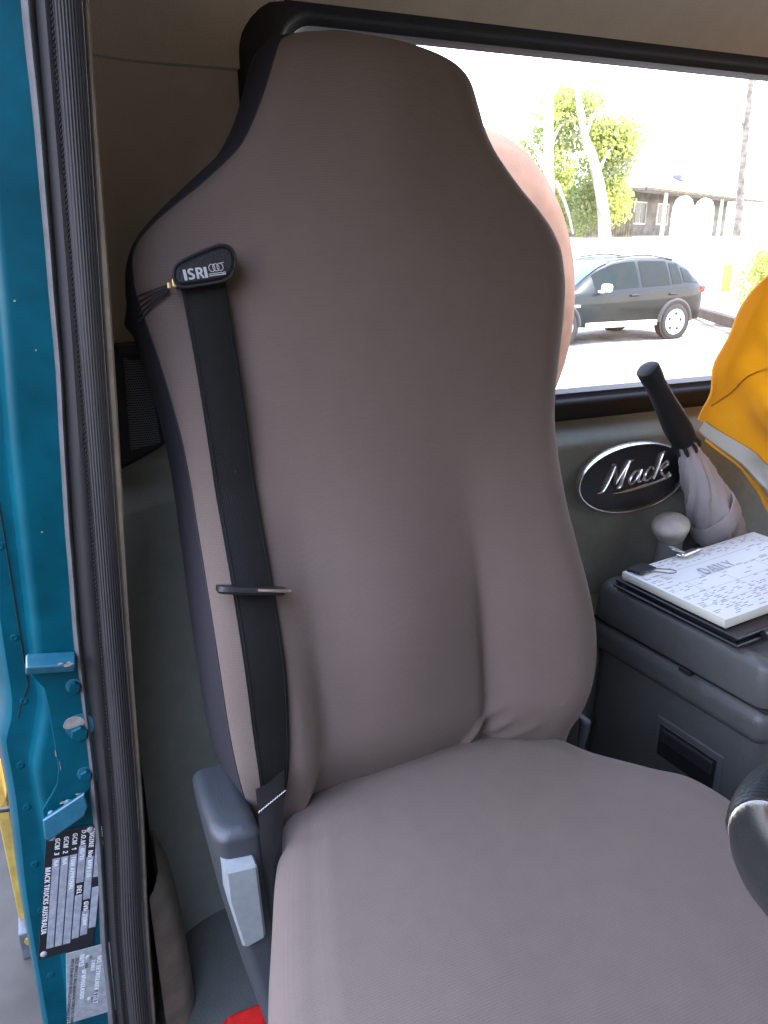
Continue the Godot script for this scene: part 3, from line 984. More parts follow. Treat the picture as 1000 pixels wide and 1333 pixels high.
func plates(t: Node3D) -> void:
	# black plate; a runs down the plate, b runs across it
	var ex := Vector3(0.9965, -0.083, 0.0)
	var x := frame(Vector3(-0.0738, 1.1575, -0.7985), ex, Vector3(0.083, 0.9965, 0))
	var sheared := func(a: float, b: float) -> Vector2: return Vector2(b - a * 0.105, -a)
	var pb := MB.new()
	var outline := PackedVector2Array()
	for q in [[0.0, 0.0], [0.0, 0.062], [0.179, 0.062], [0.179, 0.0]]:
		outline.append(sheared.call(q[0], q[1]))
	pb.prism(outline, 0.0012, 0.0003, x)
	var pl := obj("data_plate", pb, M.plate_black, t, "black data plate with silver fields, text running down it")
	var fields := [[0.036, 0.165, 0.0085], [0.036, 0.165, 0.0178], [0.036, 0.165, 0.0271], [0.026, 0.078, 0.0364], [0.096, 0.160, 0.0364], [0.044, 0.105, 0.0457], [0.122, 0.158, 0.0457], [0.026, 0.075, 0.055], [0.09, 0.15, 0.055]]
	for f in fields:
		var fb := MB.new()
		var po := PackedVector2Array()
		for q in [[f[0], f[2]], [f[0], f[2] + 0.0080], [f[1], f[2] + 0.0080], [f[1], f[2]]]:
			po.append(sheared.call(q[0], q[1]))
		fb.prism(po, 0.0016, 0.0001, x)
		obj("plate_field", fb, M.plate_field, pl)
	var write := func(text: String, a: float, b: float, size: float, m: Material, z: float, parent: Node3D, xx: Transform3D):
		var p: Vector2 = sheared.call(a, b)
		var down := Vector3(-0.105, -1, 0).normalized()
		var lx: Transform3D = xx * frame(Vector3(p.x, p.y, z), down, Vector3(1, -0.105, 0))
		return lettering("lettering", text, size, lx, m, parent, 0.0002)
	for w in [["GCM  3", 0.008, 0.0125], ["GCM  2", 0.008, 0.0218], ["GCM  1", 0.006, 0.0311], ["D.O.M.", 0.004, 0.0404], ["ENGINE  No.", 0.004, 0.0497], ["MODEL", 0.004, 0.059], ["DEL", 0.082, 0.0404], ["GVM", 0.108, 0.0497]]:
		write.call(w[0], w[1], w[2], 0.0072, M.plate_text, 0.0014, pl, x)
	write.call("MACK TRUCKS AUSTRALIA", 0.046, 0.0042, 0.0078, M.plate_text, 0.0014, pl, x)
	for w in [["NA", 0.038, 0.0125], ["NA", 0.038, 0.0218], ["TGW APPROVAL", 0.038, 0.0311], ["05/13", 0.029, 0.0404], ["MP8 535", 0.048, 0.0497], ["21000", 0.126, 0.0497]]:
		write.call(w[0], w[1], w[2], 0.0064, M.stamped, 0.0018, pl, x)
	for q in [[0.006, 0.006], [0.006, 0.0475], [0.172, 0.006]]:
		var rv := MB.new()
		var p: Vector2 = sheared.call(q[0], q[1])
		rv.lathe([Vector2(0.0042, 0), Vector2(0.0036, 0.0012), Vector2(0.0018, 0.002), Vector2(0, 0.0021)], 14, x * Transform3D(Basis(Vector3(1, 0, 0), PI / 2), Vector3(p.x, p.y, 0.0012)))
		obj("rivet", rv, M.plate_silver, pl)
	# silver plate below
	var x2 := frame(Vector3(-0.0765, 0.976, -0.7985), ex, Vector3(0.083, 0.9965, 0))
	var sb := MB.new()
	var o2 := PackedVector2Array()
	for q in [[0.0, 0.0], [0.0, 0.062], [0.113, 0.062], [0.113, 0.0]]:
		var p: Vector2 = sheared.call(q[0], q[1])
		o2.append(Vector2(p.x + q[0] * 0.07, p.y))
	sb.prism(o2, 0.0012, 0.0003, x2)
	var ps := obj("compliance_plate", sb, M.plate_silver, t, "silver compliance plate with dark print")
	for w in [["WITH THE MOTOR VEHICLE STANDARDS ACT 1989", 0.010, 0.0075, 0.0042, M.plate_ink], ["THIS VEHICLE WAS MANUFACTURED TO COMPLY", 0.010, 0.0125, 0.0042, M.plate_ink], ["10/13", 0.006, 0.0185, 0.0075, M.stamped], ["VIN", 0.022, 0.0235, 0.0042, M.plate_ink], ["6FMV02LRXDD", 0.032, 0.0205, 0.0068, M.stamped], ["2 AXLE", 0.020, 0.0315, 0.0055, M.stamped], ["SEATS  2", 0.070, 0.0345, 0.0050, M.plate_ink], ["NO. SETROLNER 4 NLT", 0.016, 0.0385, 0.0072, M.stamped]]:
		write.call(w[0], w[1], w[2] + w[1] * 0.07, w[3], w[4], 0.0014, ps, x2)
	for q in [[0.014, 0.0265], [0.082, 0.0325]]:
		var rv := MB.new()
		var p: Vector2 = sheared.call(q[0], q[1])
		rv.lathe([Vector2(0.0036, 0), Vector2(0.003, 0.0012), Vector2(0.0014, 0.002), Vector2(0, 0.0013)], 14, x2 * Transform3D(Basis(Vector3(1, 0, 0), PI / 2), Vector3(p.x, p.y, 0.0012)))
		obj("rivet", rv, M.plate_silver, ps)


func seal() -> void:
	var t := thing("door_seal", "ribbed black rubber door seal with grey lip along the pillar", "door seal", Vector3(0.0, 0.70, -0.79))
	var n := 61
	var lip := []
	var groove := []
	var ribs := []
	var trim := []
	var stitch := MB.new()
	for j in n:
		var y := lerpf(0.68, 2.14, j / float(n - 1))
		var e := []
		for k in 6:
			e.append(lut(seal_x[k], y))
		var wob := 0.0003 * sin(y * 31.0) + 0.0002 * sin(y * 57.0)
		var a := PackedVector3Array()
		for k in 9:
			var q := k / 8.0
			a.append(Vector3(lerpf(e[0], e[1], q) + wob, y, -0.7995 + 0.008 * sin(q * PI)))
		lip.append(a)
		groove.append(V3([[e[1], y, -0.796], [lerpf(e[1], e[2], 0.2), y, -0.794], [lerpf(e[1], e[2], 0.45), y, -0.790], [lerpf(e[1], e[2], 0.7), y, -0.7875], [e[2], y, -0.788], [lerpf(e[2], e[3], 0.5), y, -0.7895], [e[3], y, -0.788]]))
		var b := PackedVector3Array()
		for k in 37:
			var q := k / 36.0
			b.append(Vector3(lerpf(e[3], e[4], q), y, -0.788 + 0.006 * sin(q * PI) + (0.00045 + 0.00015 * sin(y * 13.0 + q * 4.0)) * cos(q * TAU * 9.0)))
		b.append(Vector3(e[4] + 0.001, y, -0.80))
		ribs.append(b)
		trim.append(V3([[e[4] + 0.001, y, -0.797], [e[4] + 0.004, y, -0.794], [lerpf(e[4], e[5], 0.8), y, -0.795], [e[5], y, -0.80], [e[5] + 0.001, y, -0.84], [e[5] + 0.004, y, -0.90]]))
	var m := MB.new()
	m.patch(lip)
	obj("outer_lip", m, M.rubber_grey, t)
	m = MB.new()
	m.patch(groove)
	var ch := obj("edge_channel", m, M.rubber, t)
	m = MB.new()
	m.patch(ribs)
	obj("ribbed_band", m, M.rib_band, t)
	m = MB.new()
	m.patch(trim)
	obj("trim_strip", m, M.beige_trim, t)
	for k in 300:
		var y := lerpf(0.70, 2.1, k / 300.0)
		var x := lerpf(lut(seal_x[2], y), lut(seal_x[3], y), 0.5)
		var x2 := lerpf(lut(seal_x[2], y + 0.0026), lut(seal_x[3], y + 0.0026), 0.5)
		stitch.tube(V3([[x - 0.0004, y, -0.7885], [x2 + 0.0004, y + 0.0026, -0.788]]), 0.0008, 4)
	var so := obj("stitching", stitch, M.rib_band, ch)
	so.set_meta("kind", "stuff")


# ---------------------------------------------------------------- cab shell
func wall_z(x: float, y: float) -> float:
	var z := -1.10
	# lower panel stands forward of the window sill
	z += 0.055 * smoothstep(1.505, 1.455, y) + 0.012 * smoothstep(1.30, 1.0, y)
	# cove into the roof, with the edge of the headlining panel
	if y > 2.02:
		var q := minf(1.0, (y - 2.02) / 0.14)
		z += 0.14 * (1.0 - sqrt(maxf(0.0, 1.0 - q * q)))
	if y > 2.002 and x < 0.30:
		z += 0.004
	# rounded corner by the pillar
	if x < 0.17:
		var q := minf(1.0, (0.17 - x) / 0.13)
		z += 0.10 * (1.0 - sqrt(maxf(0.0, 1.0 - q * q)))
	return z


func cab() -> void:
	var hx0 := 0.335
	var hx1 := 1.72
	var hy0 := 1.530
	var hy1 := 2.082
	var xs := []
	for k in 27:
		xs.append(lerpf(0.045, 0.26, k / 26.0))
	for k in 4:
		xs.append(lerpf(0.28, hx0, k / 3.0))
	var nx_left := xs.size() - 1
	for k in 20:
		xs.append(lerpf(hx0, hx1, (k + 1) / 20.0))
	var nx_right := xs.size() - 1
	for k in 3:
		xs.append(lerpf(hx1, 1.9, (k + 1) / 3.0))
	var ys := []
	for k in 20:
		ys.append(lerpf(0.70, 1.44, k / 19.0))
	for k in 14:
		ys.append(lerpf(1.446, hy0, k / 13.0))
	var ny0 := ys.size() - 1
	for k in 12:
		ys.append(lerpf(hy0, 2.0, (k + 1) / 12.0))
	ys.append(2.0025)
	for k in 7:
		ys.append(lerpf(2.01, hy1, (k + 1) / 7.0))
	var ny1 := ys.size() - 1
	for k in 14:
		ys.append(lerpf(hy1, 2.16, sin((k + 1) / 14.0 * PI / 2)))
	var lower := MB.new()
	var upper := MB.new()
	var emit := func(mb: MB, i0: int, i1: int, j0: int, j1: int):
		var rows := []
		for j in range(j0, j1 + 1):
			var row := PackedVector3Array()
			for i in range(i0, i1 + 1):
				row.append(Vector3(xs[i], ys[j], wall_z(xs[i], ys[j])))
			rows.append(row)
		mb.patch(rows)
	emit.call(lower, 0, xs.size() - 1, 0, ny0)
	emit.call(upper, 0, nx_left, ny0, ny1)
	emit.call(upper, nx_right, xs.size() - 1, ny0, ny1)
	emit.call(upper, 0, xs.size() - 1, ny1, ys.size() - 1)
	struct("wall_back_lower", lower, M.wall_plastic)
	struct("wall_back_upper", upper, M.headlining)
	var skin := MB.new()
	skin.box(Vector3(0.9, 0.98, -1.19), Vector3(2.0, 1.06, 0.04), 0.01)
	skin.box(Vector3(0.10, 1.80, -1.19), Vector3(0.40, 0.62, 0.04), 0.01)
	skin.box(Vector3(1.83, 1.80, -1.19), Vector3(0.14, 0.62, 0.04), 0.01)
	skin.box(Vector3(0.9, 2.17, -1.19), Vector3(2.0, 0.13, 0.04), 0.01)
	struct("cab_back_skin", skin, M.teal_paint)
	var roof := MB.new()
	roof.box(Vector3(0.95, 2.18, -0.22), Vector3(1.94, 0.036, 1.52), 0.012)
	struct("ceiling", roof, M.headlining)
	var rs := MB.new()
	rs.box(Vector3(0.95, 2.228, -0.32), Vector3(1.96, 0.05, 1.78), 0.02)
	struct("roof", rs, M.teal_paint)
	var fl := MB.new()
	fl.box(Vector3(0.92, 0.695, -0.30), Vector3(1.96, 0.05, 1.62), 0.01)
	struct("floor", fl, M.floor_mat)
	var side := MB.new()
	side.box(Vector3(1.93, 1.12, -0.30), Vector3(0.06, 0.86, 1.62), 0.02)
	side.box(Vector3(1.93, 1.83, -0.86), Vector3(0.06, 0.66, 0.44), 0.02)
	side.box(Vector3(1.93, 2.12, -0.3), Vector3(0.06, 0.10, 1.6), 0.02)
	side.box(Vector3(1.93, 1.83, 0.44), Vector3(0.06, 0.66, 0.12), 0.02)
	struct("wall_passenger_side", side, M.wall_plastic)
	var ss := MB.new()
	var rows := []
	for j in 31:
		var y := lerpf(0.70, 2.15, j / 30.0)
		var e := lut(seal_x[5], y)
		rows.append(V3([[e + 0.003, y, -0.87], [maxf(0.03, e * 0.6), y, -0.94], [0.045, y, -1.005], [0.046, y, wall_z(0.046, y)]]))
	ss.patch(rows, false, true)
	struct("wall_driver_side", ss, M.beige_trim)
	var fr := MB.new()
	fr.box(Vector3(0.93, 1.08, 0.52), Vector3(1.98, 0.80, 0.06), 0.02)
	struct("wall_front", fr, M.wall_plastic)
	var dash := thing("dashboard", "dark grey dashboard below the windscreen, ahead of the steering wheel", "dashboard", Vector3(0.95, 1.0, 0.4))
	var db := MB.new()
	db.box(Vector3(0.95, 1.25, 0.36), Vector3(1.84, 0.44, 0.26), 0.08)
	obj("dash_top", db, M.black_soft, dash)
	var bi := MB.new()
	bi.box(Vector3(0.45, 1.46, 0.34), Vector3(0.46, 0.10, 0.16), 0.045)
	obj("instrument_hood", bi, M.black_soft, dash)
	var ws := MB.new()
	ws.box(Vector3(0.03, 1.44, 0.50), Vector3(0.07, 1.46, 0.10), 0.03)
	ws.box(Vector3(1.90, 1.77, 0.50), Vector3(0.08, 0.80, 0.10), 0.03)
	ws.box(Vector3(0.93, 2.10, 0.42), Vector3(1.9, 0.14, 0.20), 0.03)
	struct("unseen_windscreen_frame", ws, M.wall_plastic)  # out of view; the header keeps sky light off the headrest
	var bn := thing("truck_bonnet", "teal truck bonnet ahead of the windscreen", "bonnet", Vector3(0.93, 0.7, 1.2))
	var bb := MB.new()
	bb.box(Vector3(0.93, 1.07, 1.15), Vector3(1.5, 0.76, 1.2), 0.12)
	obj("bonnet_shell", bb, M.teal_paint, bn)
	var vi := MB.new()
	vi.box(Vector3.ZERO, Vector3(1.86, 0.02, 0.30), 0.008, Transform3D(Basis(Vector3(1, 0, 0), 0.35), Vector3(0.93, 2.10, 0.68)))
	obj("added_visor", vi, M.teal_paint, bn)  # added out of view to cut sky light through the windscreen
	# the open door, out of view, angled to shade the seat back
	var dr := thing("unseen_open_door", "teal cab door standing open out of view, shading the seat", "door", Vector3(-0.05, 0.75, 0.50))
	var DX := frame(Vector3(-0.05, 0.75, 0.50), Vector3(-0.87, 0, -0.50), Vector3.UP)
	var dk := MB.new()
	dk.box(Vector3(0.48, 0.36, 0.0), Vector3(0.96, 0.72, 0.05), 0.02, DX)
	dk.box(Vector3(0.48, 1.38, 0.0), Vector3(0.92, 0.06, 0.04), 0.015, DX)
	dk.box(Vector3(0.04, 1.06, 0.0), Vector3(0.06, 0.70, 0.04), 0.015, DX)
	dk.box(Vector3(0.92, 1.06, 0.0), Vector3(0.06, 0.70, 0.04), 0.015, DX)
	obj("door_shell", dk, M.teal_paint, dr)
	var dt := MB.new()
	dt.box(Vector3(0.48, 0.36, 0.04), Vector3(0.88, 0.64, 0.05), 0.02, DX)
	obj("door_trim", dt, M.door_card, dr)
	var dg := MB.new()
	dg.quad(DX * Vector3(0.06, 0.70, 0), DX * Vector3(0.06, 1.36, 0), DX * Vector3(0.90, 1.36, 0), DX * Vector3(0.90, 0.70, 0))
	obj("door_glass", dg, M.window_glass, dr)
	# rear window
	var w := thing("rear_window", "wide rear cab window in a dark rubber frame behind the seat", "window", Vector3((hx0 + hx1) / 2, hy0, -1.10))
	var path := []
	var rad := 0.06
	var x0 := 0.318
	var x1 := 1.735
	var y0 := 1.518
	var y1 := 2.083
	for c in [[x0 + rad, y0 + rad, PI], [x1 - rad, y0 + rad, 1.5 * PI], [x1 - rad, y1 - rad, 0.0], [x0 + rad, y1 - rad, 0.5 * PI]]:
		for k in 9:
			var a: float = c[2] + k / 8.0 * PI / 2
			path.append([Vector2(c[0] + rad * cos(a), c[1] + rad * sin(a)), Vector2(cos(a), sin(a))])
	var prof := [[0.046, -0.012], [0.044, 0.001], [0.030, 0.010], [0.008, 0.012], [-0.006, 0.010], [-0.012, 0.004], [-0.014, -0.004], [-0.022, -0.008], [-0.022, -0.05], [0.02, -0.06]]
	var fm := MB.new()
	fm.angle = 50
	var fr2 := []
	for q in prof:
		var row := PackedVector3Array()
		for p in path:
			var pos: Vector2 = p[0] + p[1] * (q[0] * (0.62 if q[0] > 0.025 and p[1].y < -0.5 else 1.0))
			row.append(Vector3(pos.x, pos.y, -1.098 + q[1]))
		fr2.append(row)
	fm.patch(fr2, true)
	obj("window_frame", fm, M.window_rubber, w)
	var pane := MB.new()
	pane.quad(Vector3(x0, y0, -1.115), Vector3(x0, y1, -1.115), Vector3(x1, y1, -1.115), Vector3(x1, y0, -1.115))
	obj("pane", pane, M.window_glass, w)
	# speaker pod in the corner
	var sp := thing("speaker_pod", "black corner speaker with perforated grille behind the seat's left shoulder", "speaker", Vector3(0.08, 1.51, -1.06))
	var sb := MB.new()
	sb.prism(curve2([[0.02, 1.664], [0.075, 1.668], [0.115, 1.668], [0.126, 1.655], [0.134, 1.60], [0.136, 1.555], [0.131, 1.535], [0.10, 1.518], [0.06, 1.502], [0.02, 1.49]], 60), 0.055, 0.006, Transform3D(Basis.IDENTITY, Vector3(0, 0, -1.10)))
	obj("housing", sb, M.black_plastic, sp)
	var sg := MB.new()
	var grow := []
	for j in 12:
		var q := j / 11.0
		var y := lerpf(1.535, 1.650, q)
		grow.append(V3([[0.086 + 0.004 * q, y - 0.004 + 0.010 * q, -1.0445], [0.100, y, -1.0420], [0.115, y + 0.002, -1.0425], [0.1275 - 0.007 * q, y + 0.004, -1.0455]]))
	sg.patch(grow)
	obj("grille", sg, M.speaker_mesh, sp)
	var sd := MB.new()
	sd.box(Vector3(0.105, 1.664, -1.055), Vector3(0.05, 0.012, 0.04), 0.005)
	obj("cap_highlight", sd, M.slate_plastic, sp)  # bluish highlight on the rounded top put into a paler colour
	# moulding low in the corner by the pillar
	var mo := MB.new()
	mo.angle = 60
	var mr := []
	for j in 16:
		var q := j / 15.0
		var y := lerpf(0.70, 0.98, q)
		var k := sqrt(maxf(0.0, 1.0 - q * q))
		mr.append(V3([[0.028, y, -0.84], [0.035 + 0.022 * k, y, -0.85], [0.045 + 0.030 * k, y, -0.88], [0.048 + 0.030 * k, y, -0.95], [0.046, y, -1.0]]))
	mo.patch(mr)
	obj("corner_moulding", mo, M.beige_trim)
	tag(get_node("corner_moulding"), "rounded beige moulding low in the corner beside the door seal", "moulding")
	for q in [[1.20, 1.60], [0.80, 1.30], [0.16, 1.43]]:
		var sc := MB.new()
		var zz := wall_z(q[0], q[1])
		sc.lathe([Vector2(0.007, -0.002), Vector2(0.007, 0.0012), Vector2(0.0055, 0.0022), Vector2(0.002, 0.0018), Vector2(0, 0.0010)], 18, Transform3D(Basis(Vector3(1, 0, 0), PI / 2), Vector3(q[0], q[1], zz)))
		obj("screw", sc, M.black_plastic, get_node("wall_back_lower"))
	# shelf behind the storage box
	var sf := MB.new()
	sf.box(Vector3(1.26, 0.945, -1.005), Vector3(1.20, 0.45, 0.085), 0.012)
	struct("rear_ledge", sf, M.wall_plastic)


func badge() -> void:
	var c := Vector3(0.935, 1.572, -1.0455)
	c = Vector3(0.938, 1.3925, -1.041)
	var t := thing("oval_badge", "oval black badge with chrome rim and script reading Mack", "badge", c)
	var x := frame(c, Vector3(1, 0.0, 0), Vector3(0, 1, 0))
	var a := 0.122
	var b := 0.0635
	var pl := MB.new()
	var po := PackedVector2Array()
	for k in 64:
		po.append(Vector2(cos(TAU * k / 64) * a * 0.95, sin(TAU * k / 64) * b * 0.95))
	pl.prism(po, 0.007, 0.001, x)
	var plate := obj("badge_plate", pl, M.plate_black, t)
	var rim := MB.new()
	var rows := []
	for q in [[1.05, 0.0], [1.05, 0.005], [1.03, 0.010], [0.99, 0.0135], [0.95, 0.0135], [0.91, 0.011], [0.885, 0.0065]]:
		var row := PackedVector3Array()
		for k in 72:
			var e := TAU * k / 72
			var o: float = (1.0 - q[0]) * b * 0.5
			row.append(x * Vector3(cos(e) * (a - o), sin(e) * (b - o * 1.0), q[1]))
		rows.append(row)
	rim.patch(rows, true)
	obj("chrome_rim", rim, M.badge_chrome, t)
	# script strokes, traced in units of the badge
	var strokes := [
		[[[-0.70, -0.36], [-0.62, -0.34], [-0.55, -0.18], [-0.46, 0.14], [-0.41, 0.38]], [0.03, 0.05, 0.06, 0.06, 0.055]],
		[[[-0.48, 0.40], [-0.41, 0.38], [-0.385, 0.08], [-0.37, -0.16]], [0.03, 0.06, 0.065, 0.05]],
		[[[-0.37, -0.16], [-0.26, 0.12], [-0.13, 0.46]], [0.05, 0.05, 0.055]],
		[[[-0.02, 0.46], [-0.13, 0.42], [-0.22, 0.05], [-0.27, -0.24], [-0.33, -0.30], [-0.20, -0.25]], [0.02, 0.055, 0.065, 0.06, 0.03, 0.02]],
		[[[0.10, 0.10], [0.02, 0.14], [-0.06, 0.0], [-0.09, -0.16], [-0.03, -0.22], [0.05, -0.12], [0.12, 0.12]], [0.03, 0.04, 0.05, 0.055, 0.045, 0.03, 0.04]],
		[[[0.14, 0.16], [0.10, -0.02], [0.09, -0.17], [0.14, -0.20], [0.19, -0.14]], [0.045, 0.05, 0.05, 0.035, 0.02]],
		[[[0.37, 0.12], [0.34, 0.19], [0.27, 0.14], [0.21, -0.02], [0.22, -0.16], [0.29, -0.18], [0.38, -0.08]], [0.045, 0.035, 0.045, 0.055, 0.05, 0.04, 0.02]],
		[[[0.60, 0.54], [0.55, 0.58], [0.50, 0.40], [0.45, 0.10], [0.40, -0.18]], [0.02, 0.045, 0.055, 0.055, 0.045]],
		[[[0.46, 0.02], [0.55, 0.20], [0.64, 0.30], [0.66, 0.18], [0.54, 0.06], [0.60, -0.10], [0.66, -0.13], [0.72, -0.04]], [0.02, 0.035, 0.045, 0.04, 0.045, 0.05, 0.04, 0.03]],
		[[[0.72, -0.05], [0.74, -0.16], [0.58, -0.24], [0.25, -0.33], [-0.10, -0.41], [-0.38, -0.44]], [0.03, 0.045, 0.05, 0.06, 0.05, 0.008]],
	]
	for s in strokes:
		var mb := MB.new()
		mb.angle = 60
		var pts := []
		for p in s[0]:
			pts.append(x * Vector3(p[0] * a * 0.93, p[1] * b * 1.02 + 0.004, 0.0080))
		var n := 26
		var path := curve(pts, n)
		var rr := []
		for i in n:
			var f: float = float(i) / (n - 1) * (s[1].size() - 1)
			var k := mini(int(f), s[1].size() - 2)
			rr.append(lerpf(s[1][k], s[1][k + 1], f - k) * 0.110)
		mb.tube(path, rr, 8, Vector2(0.55, 1.0), Vector3(0, 0, 1))
		obj("script_stroke", mb, M.badge_chrome, plate)


# ---------------------------------------------------------------- things beside the seat
func box_frame() -> Transform3D:
	return Transform3D(Basis(Vector3.UP, 0.1), Vector3(0.812, 1.25, -0.785))


func storage_box() -> void:
	var X := box_frame()
	var t := thing("storage_box", "dark grey plastic storage box with lid beside the seat", "storage box", X * Vector3(0.23, -0.53, 0))
	var b := MB.new()
	b.box(Vector3(0.237, -0.31, 0.002), Vector3(0.436, 0.44, 0.326), 0.03, X)
	var body := obj("body", b, M.box_plastic, t)
	var c := MB.new()
	c.box(Vector3(0.236, -0.101, 0.003), Vector3(0.452, 0.058, 0.343), 0.022, X)
	obj("collar", c, M.box_plastic, t)
	var l := MB.new()
	l.angle = 60
	var rows := []
	var ring := func(inset: float, y: float, r: float) -> PackedVector3Array:
		var row := PackedVector3Array()
		for q in [[0.462 - inset - r, -0.172 + inset + r, -0.25], [0.462 - inset - r, 0.178 - inset - r, 0.0], [0.008 + inset + r, 0.178 - inset - r, 0.25], [0.008 + inset + r, -0.172 + inset + r, 0.5]]:
			for k in 7:
				var a: float = (q[2] + k / 6.0 * 0.25) * TAU
				row.append(X * Vector3(q[0] + r * cos(a), y, q[1] + r * sin(a)))
		return row
	for q in [[0.004, -0.066, 0.028], [0.0, -0.062, 0.03], [0.001, -0.035, 0.03], [0.004, -0.012, 0.03], [0.008, -0.004, 0.028], [0.014, 0.0, 0.026], [0.022, 0.0005, 0.02], [0.026, -0.001, 0.018], [0.033, -0.004, 0.015], [0.06, -0.004, 0.01]]:
		rows.append(ring.call(q[0], q[1], q[2]))
	l.patch(rows, true, true)
	var last: PackedVector3Array = rows[rows.size() - 1]
	for i in range(1, last.size() - 1):
		l.tri(last[0], last[i], last[i + 1])
	var lid := obj("lid", l, M.box_plastic, t)
	var g := MB.new()
	g.box(Vector3(0.236, -0.0685, 0.003), Vector3(0.444, 0.006, 0.336), 0.002, X)
	obj("lid_gap", g, M.black_soft, t)
	var no := MB.new()
	no.box(Vector3(0.0135, -0.071, 0.035), Vector3(0.012, 0.008, 0.022), 0.002, X)
	obj("latch_notch", no, M.black_soft, lid)
	var hf := MB.new()
	hf.box(Vector3(0.0185, -0.215, 0.055), Vector3(0.006, 0.076, 0.125), 0.0025, X)
	var h := obj("handle_frame", hf, M.box_plastic, t)
	var hr := MB.new()
	hr.box(Vector3(0.0165, -0.216, 0.055), Vector3(0.005, 0.058, 0.108), 0.002, X)
	obj("handle_recess", hr, M.plate_black, h)
	var hg := MB.new()
	hg.box(Vector3(0.0125, -0.203, 0.055), Vector3(0.008, 0.024, 0.100), 0.003, X)
	obj("handle_grip", hg, M.black_soft, h)


func paperwork() -> void:
	var X := Transform3D(Basis(Vector3.UP, 0.105), Vector3(0.835, 1.2525, -0.80))
	# leather folder
	var t := thing("leather_folder", "black leather folder lying on the storage box under the pad", "folder", X * Vector3(0.18, 0, 0))
	for k in 2:
		var mb := MB.new()
		mb.box(Vector3(0.185, 0.0032 + 0.0085 * k, 0.004 - 0.002 * k), Vector3(0.395 - 0.01 * k, 0.0052, 0.238 - 0.004 * k), 0.0024, X)
		obj("cover", mb, M.black_leather, t)
	var sp := MB.new()
	var path := []
	for k in 12:
		path.append(X * Vector3(0.045 + 0.32 * k / 11.0, 0.0070 + 0.0006 * sin(k * 1.3), 0.122))
	sp.tube(V3(path), 0.0078, 12, Vector2(0.8, 1.0))
	obj("spine", sp, M.black_leather, t)
	var pk := MB.new()
	pk.box(Vector3(0.185, 0.0076, 0.0), Vector3(0.38, 0.0034, 0.226), 0.0012, X)
	obj("inner_pocket", pk, M.black_plastic, t)
	var tb := MB.new()
	tb.box(Vector3(0.004, 0.0044, -0.098), Vector3(0.018, 0.006, 0.010), 0.002, X)
	obj("ribbon_end", tb, M.wood, t)
	# pad of printed forms
	var P := Transform3D(Basis(Vector3.UP, 0.113), Vector3(0.833, 1.2685, -0.8075))
	var pad := thing("paper_pad", "thick pad of white printed forms on the leather folder", "paper pad", P * Vector3(0.16, 0, 0))
	var W := 0.335
	var D := 0.196
	var th := 0.0135
	var lift := func(u: float, v: float) -> float: return 0.006 * smoothstep(0.45, 1.0, u) * (1.0 - 0.3 * v) - 0.0015 * bump(u, 0.1, 0.2)
	var edge := MB.new()
	var er := []
	for k in 9:
		var q := k / 8.0
		var row := PackedVector3Array()
		for i in 61:
			var s := i / 60.0 * 3.0
			var u := 0.0
			var v := 0.0
			if s < 1.0:
				u = 0.0
				v = 1.0 - s
			elif s < 2.0:
				u = s - 1.0
				v = 0.0
			else:
				u = 1.0
				v = s - 2.0
			var bulge := 0.0012 * sin(q * PI) + 0.0004 * (k % 2)
			var p := Vector3(u * W + (-bulge if s <= 1.0 else 0.0), q * th + lift.call(u, v) * q, D / 2 - v * D + (bulge if s > 1.0 and s < 2.0 else 0.0) + 0.004 * (1.0 - q) * 0.6)
			row.append(P * p)
		er.append(row)
	edge.patch(er)
	obj("sheet_edges", edge, M.paper_edge, pad)
	var pg := MB.new()
	var pr := []
	for j in 17:
		var row := PackedVector3Array()
		for i in 25:
			var u := i / 24.0
			var v := j / 16.0
			row.append(P * Vector3(u * W, th + 0.0003 + lift.call(u, v), D / 2 - v * D))
		pr.append(row)
	pg.patch(pr)
	var page := obj("top_sheet", pg, M.printed_page, pad)
	var flat := Basis(Vector3(1, 0, 0), -PI / 2)
	lettering("form_title", "DAILY", 0.030, P * Transform3D(flat, Vector3(0.105, th + 0.0016, -0.030)), M.print_ink, page, 0.0002, false)
	# clips
	var C := P * Transform3D(Basis(Vector3.UP, 0.10), Vector3(0.030, th, -D / 2 + 0.012))
	var bc := thing("binder_clip", "black binder clip on the pad's near back corner", "binder clip", C.origin)
	var cb := MB.new()
	cb.prism(V2([[0.012, -0.010], [0.013, 0.002], [-0.013, 0.0022], [-0.014, -0.0005], [0.008, -0.002], [0.008, -0.0105]]), 0.042, 0.0004, C * Transform3D(Basis(Vector3(0, 1, 0), PI / 2), Vector3(-0.021, 0.0025, 0.0)))
	obj("clip_body", cb, M.plate_black, bc)
	var cw := MB.new()
	cw.tube(curve([C * Vector3(-0.008, 0.004, 0.013), C * Vector3(0.006, 0.006, 0.030), C * Vector3(0.014, 0.007, 0.045), C * Vector3(0.026, 0.007, 0.047), C * Vector3(0.029, 0.007, 0.040), C * Vector3(0.023, 0.006, 0.028), C * Vector3(0.012, 0.004, 0.013)], 28), 0.0009, 6)
	obj("wire_handle", cw, M.grey_metal, bc)
	var C2 := P * Transform3D(Basis(Vector3.UP, 0.12), Vector3(0.150, th + 0.002, -D / 2 + 0.006))
	var sc := thing("bulldog_clip", "silver spring clip on the far edge of the pad", "spring clip", C2.origin)
	var sb := MB.new()
	sb.box(Vector3(0.0, 0.004, 0.006), Vector3(0.052, 0.006, 0.008), 0.0025, C2)
	sb.box(Vector3(0.0, 0.0015, 0.001), Vector3(0.050, 0.003, 0.016), 0.001, C2)
	obj("jaw", sb, M.chrome, sc)
	var sw := MB.new()
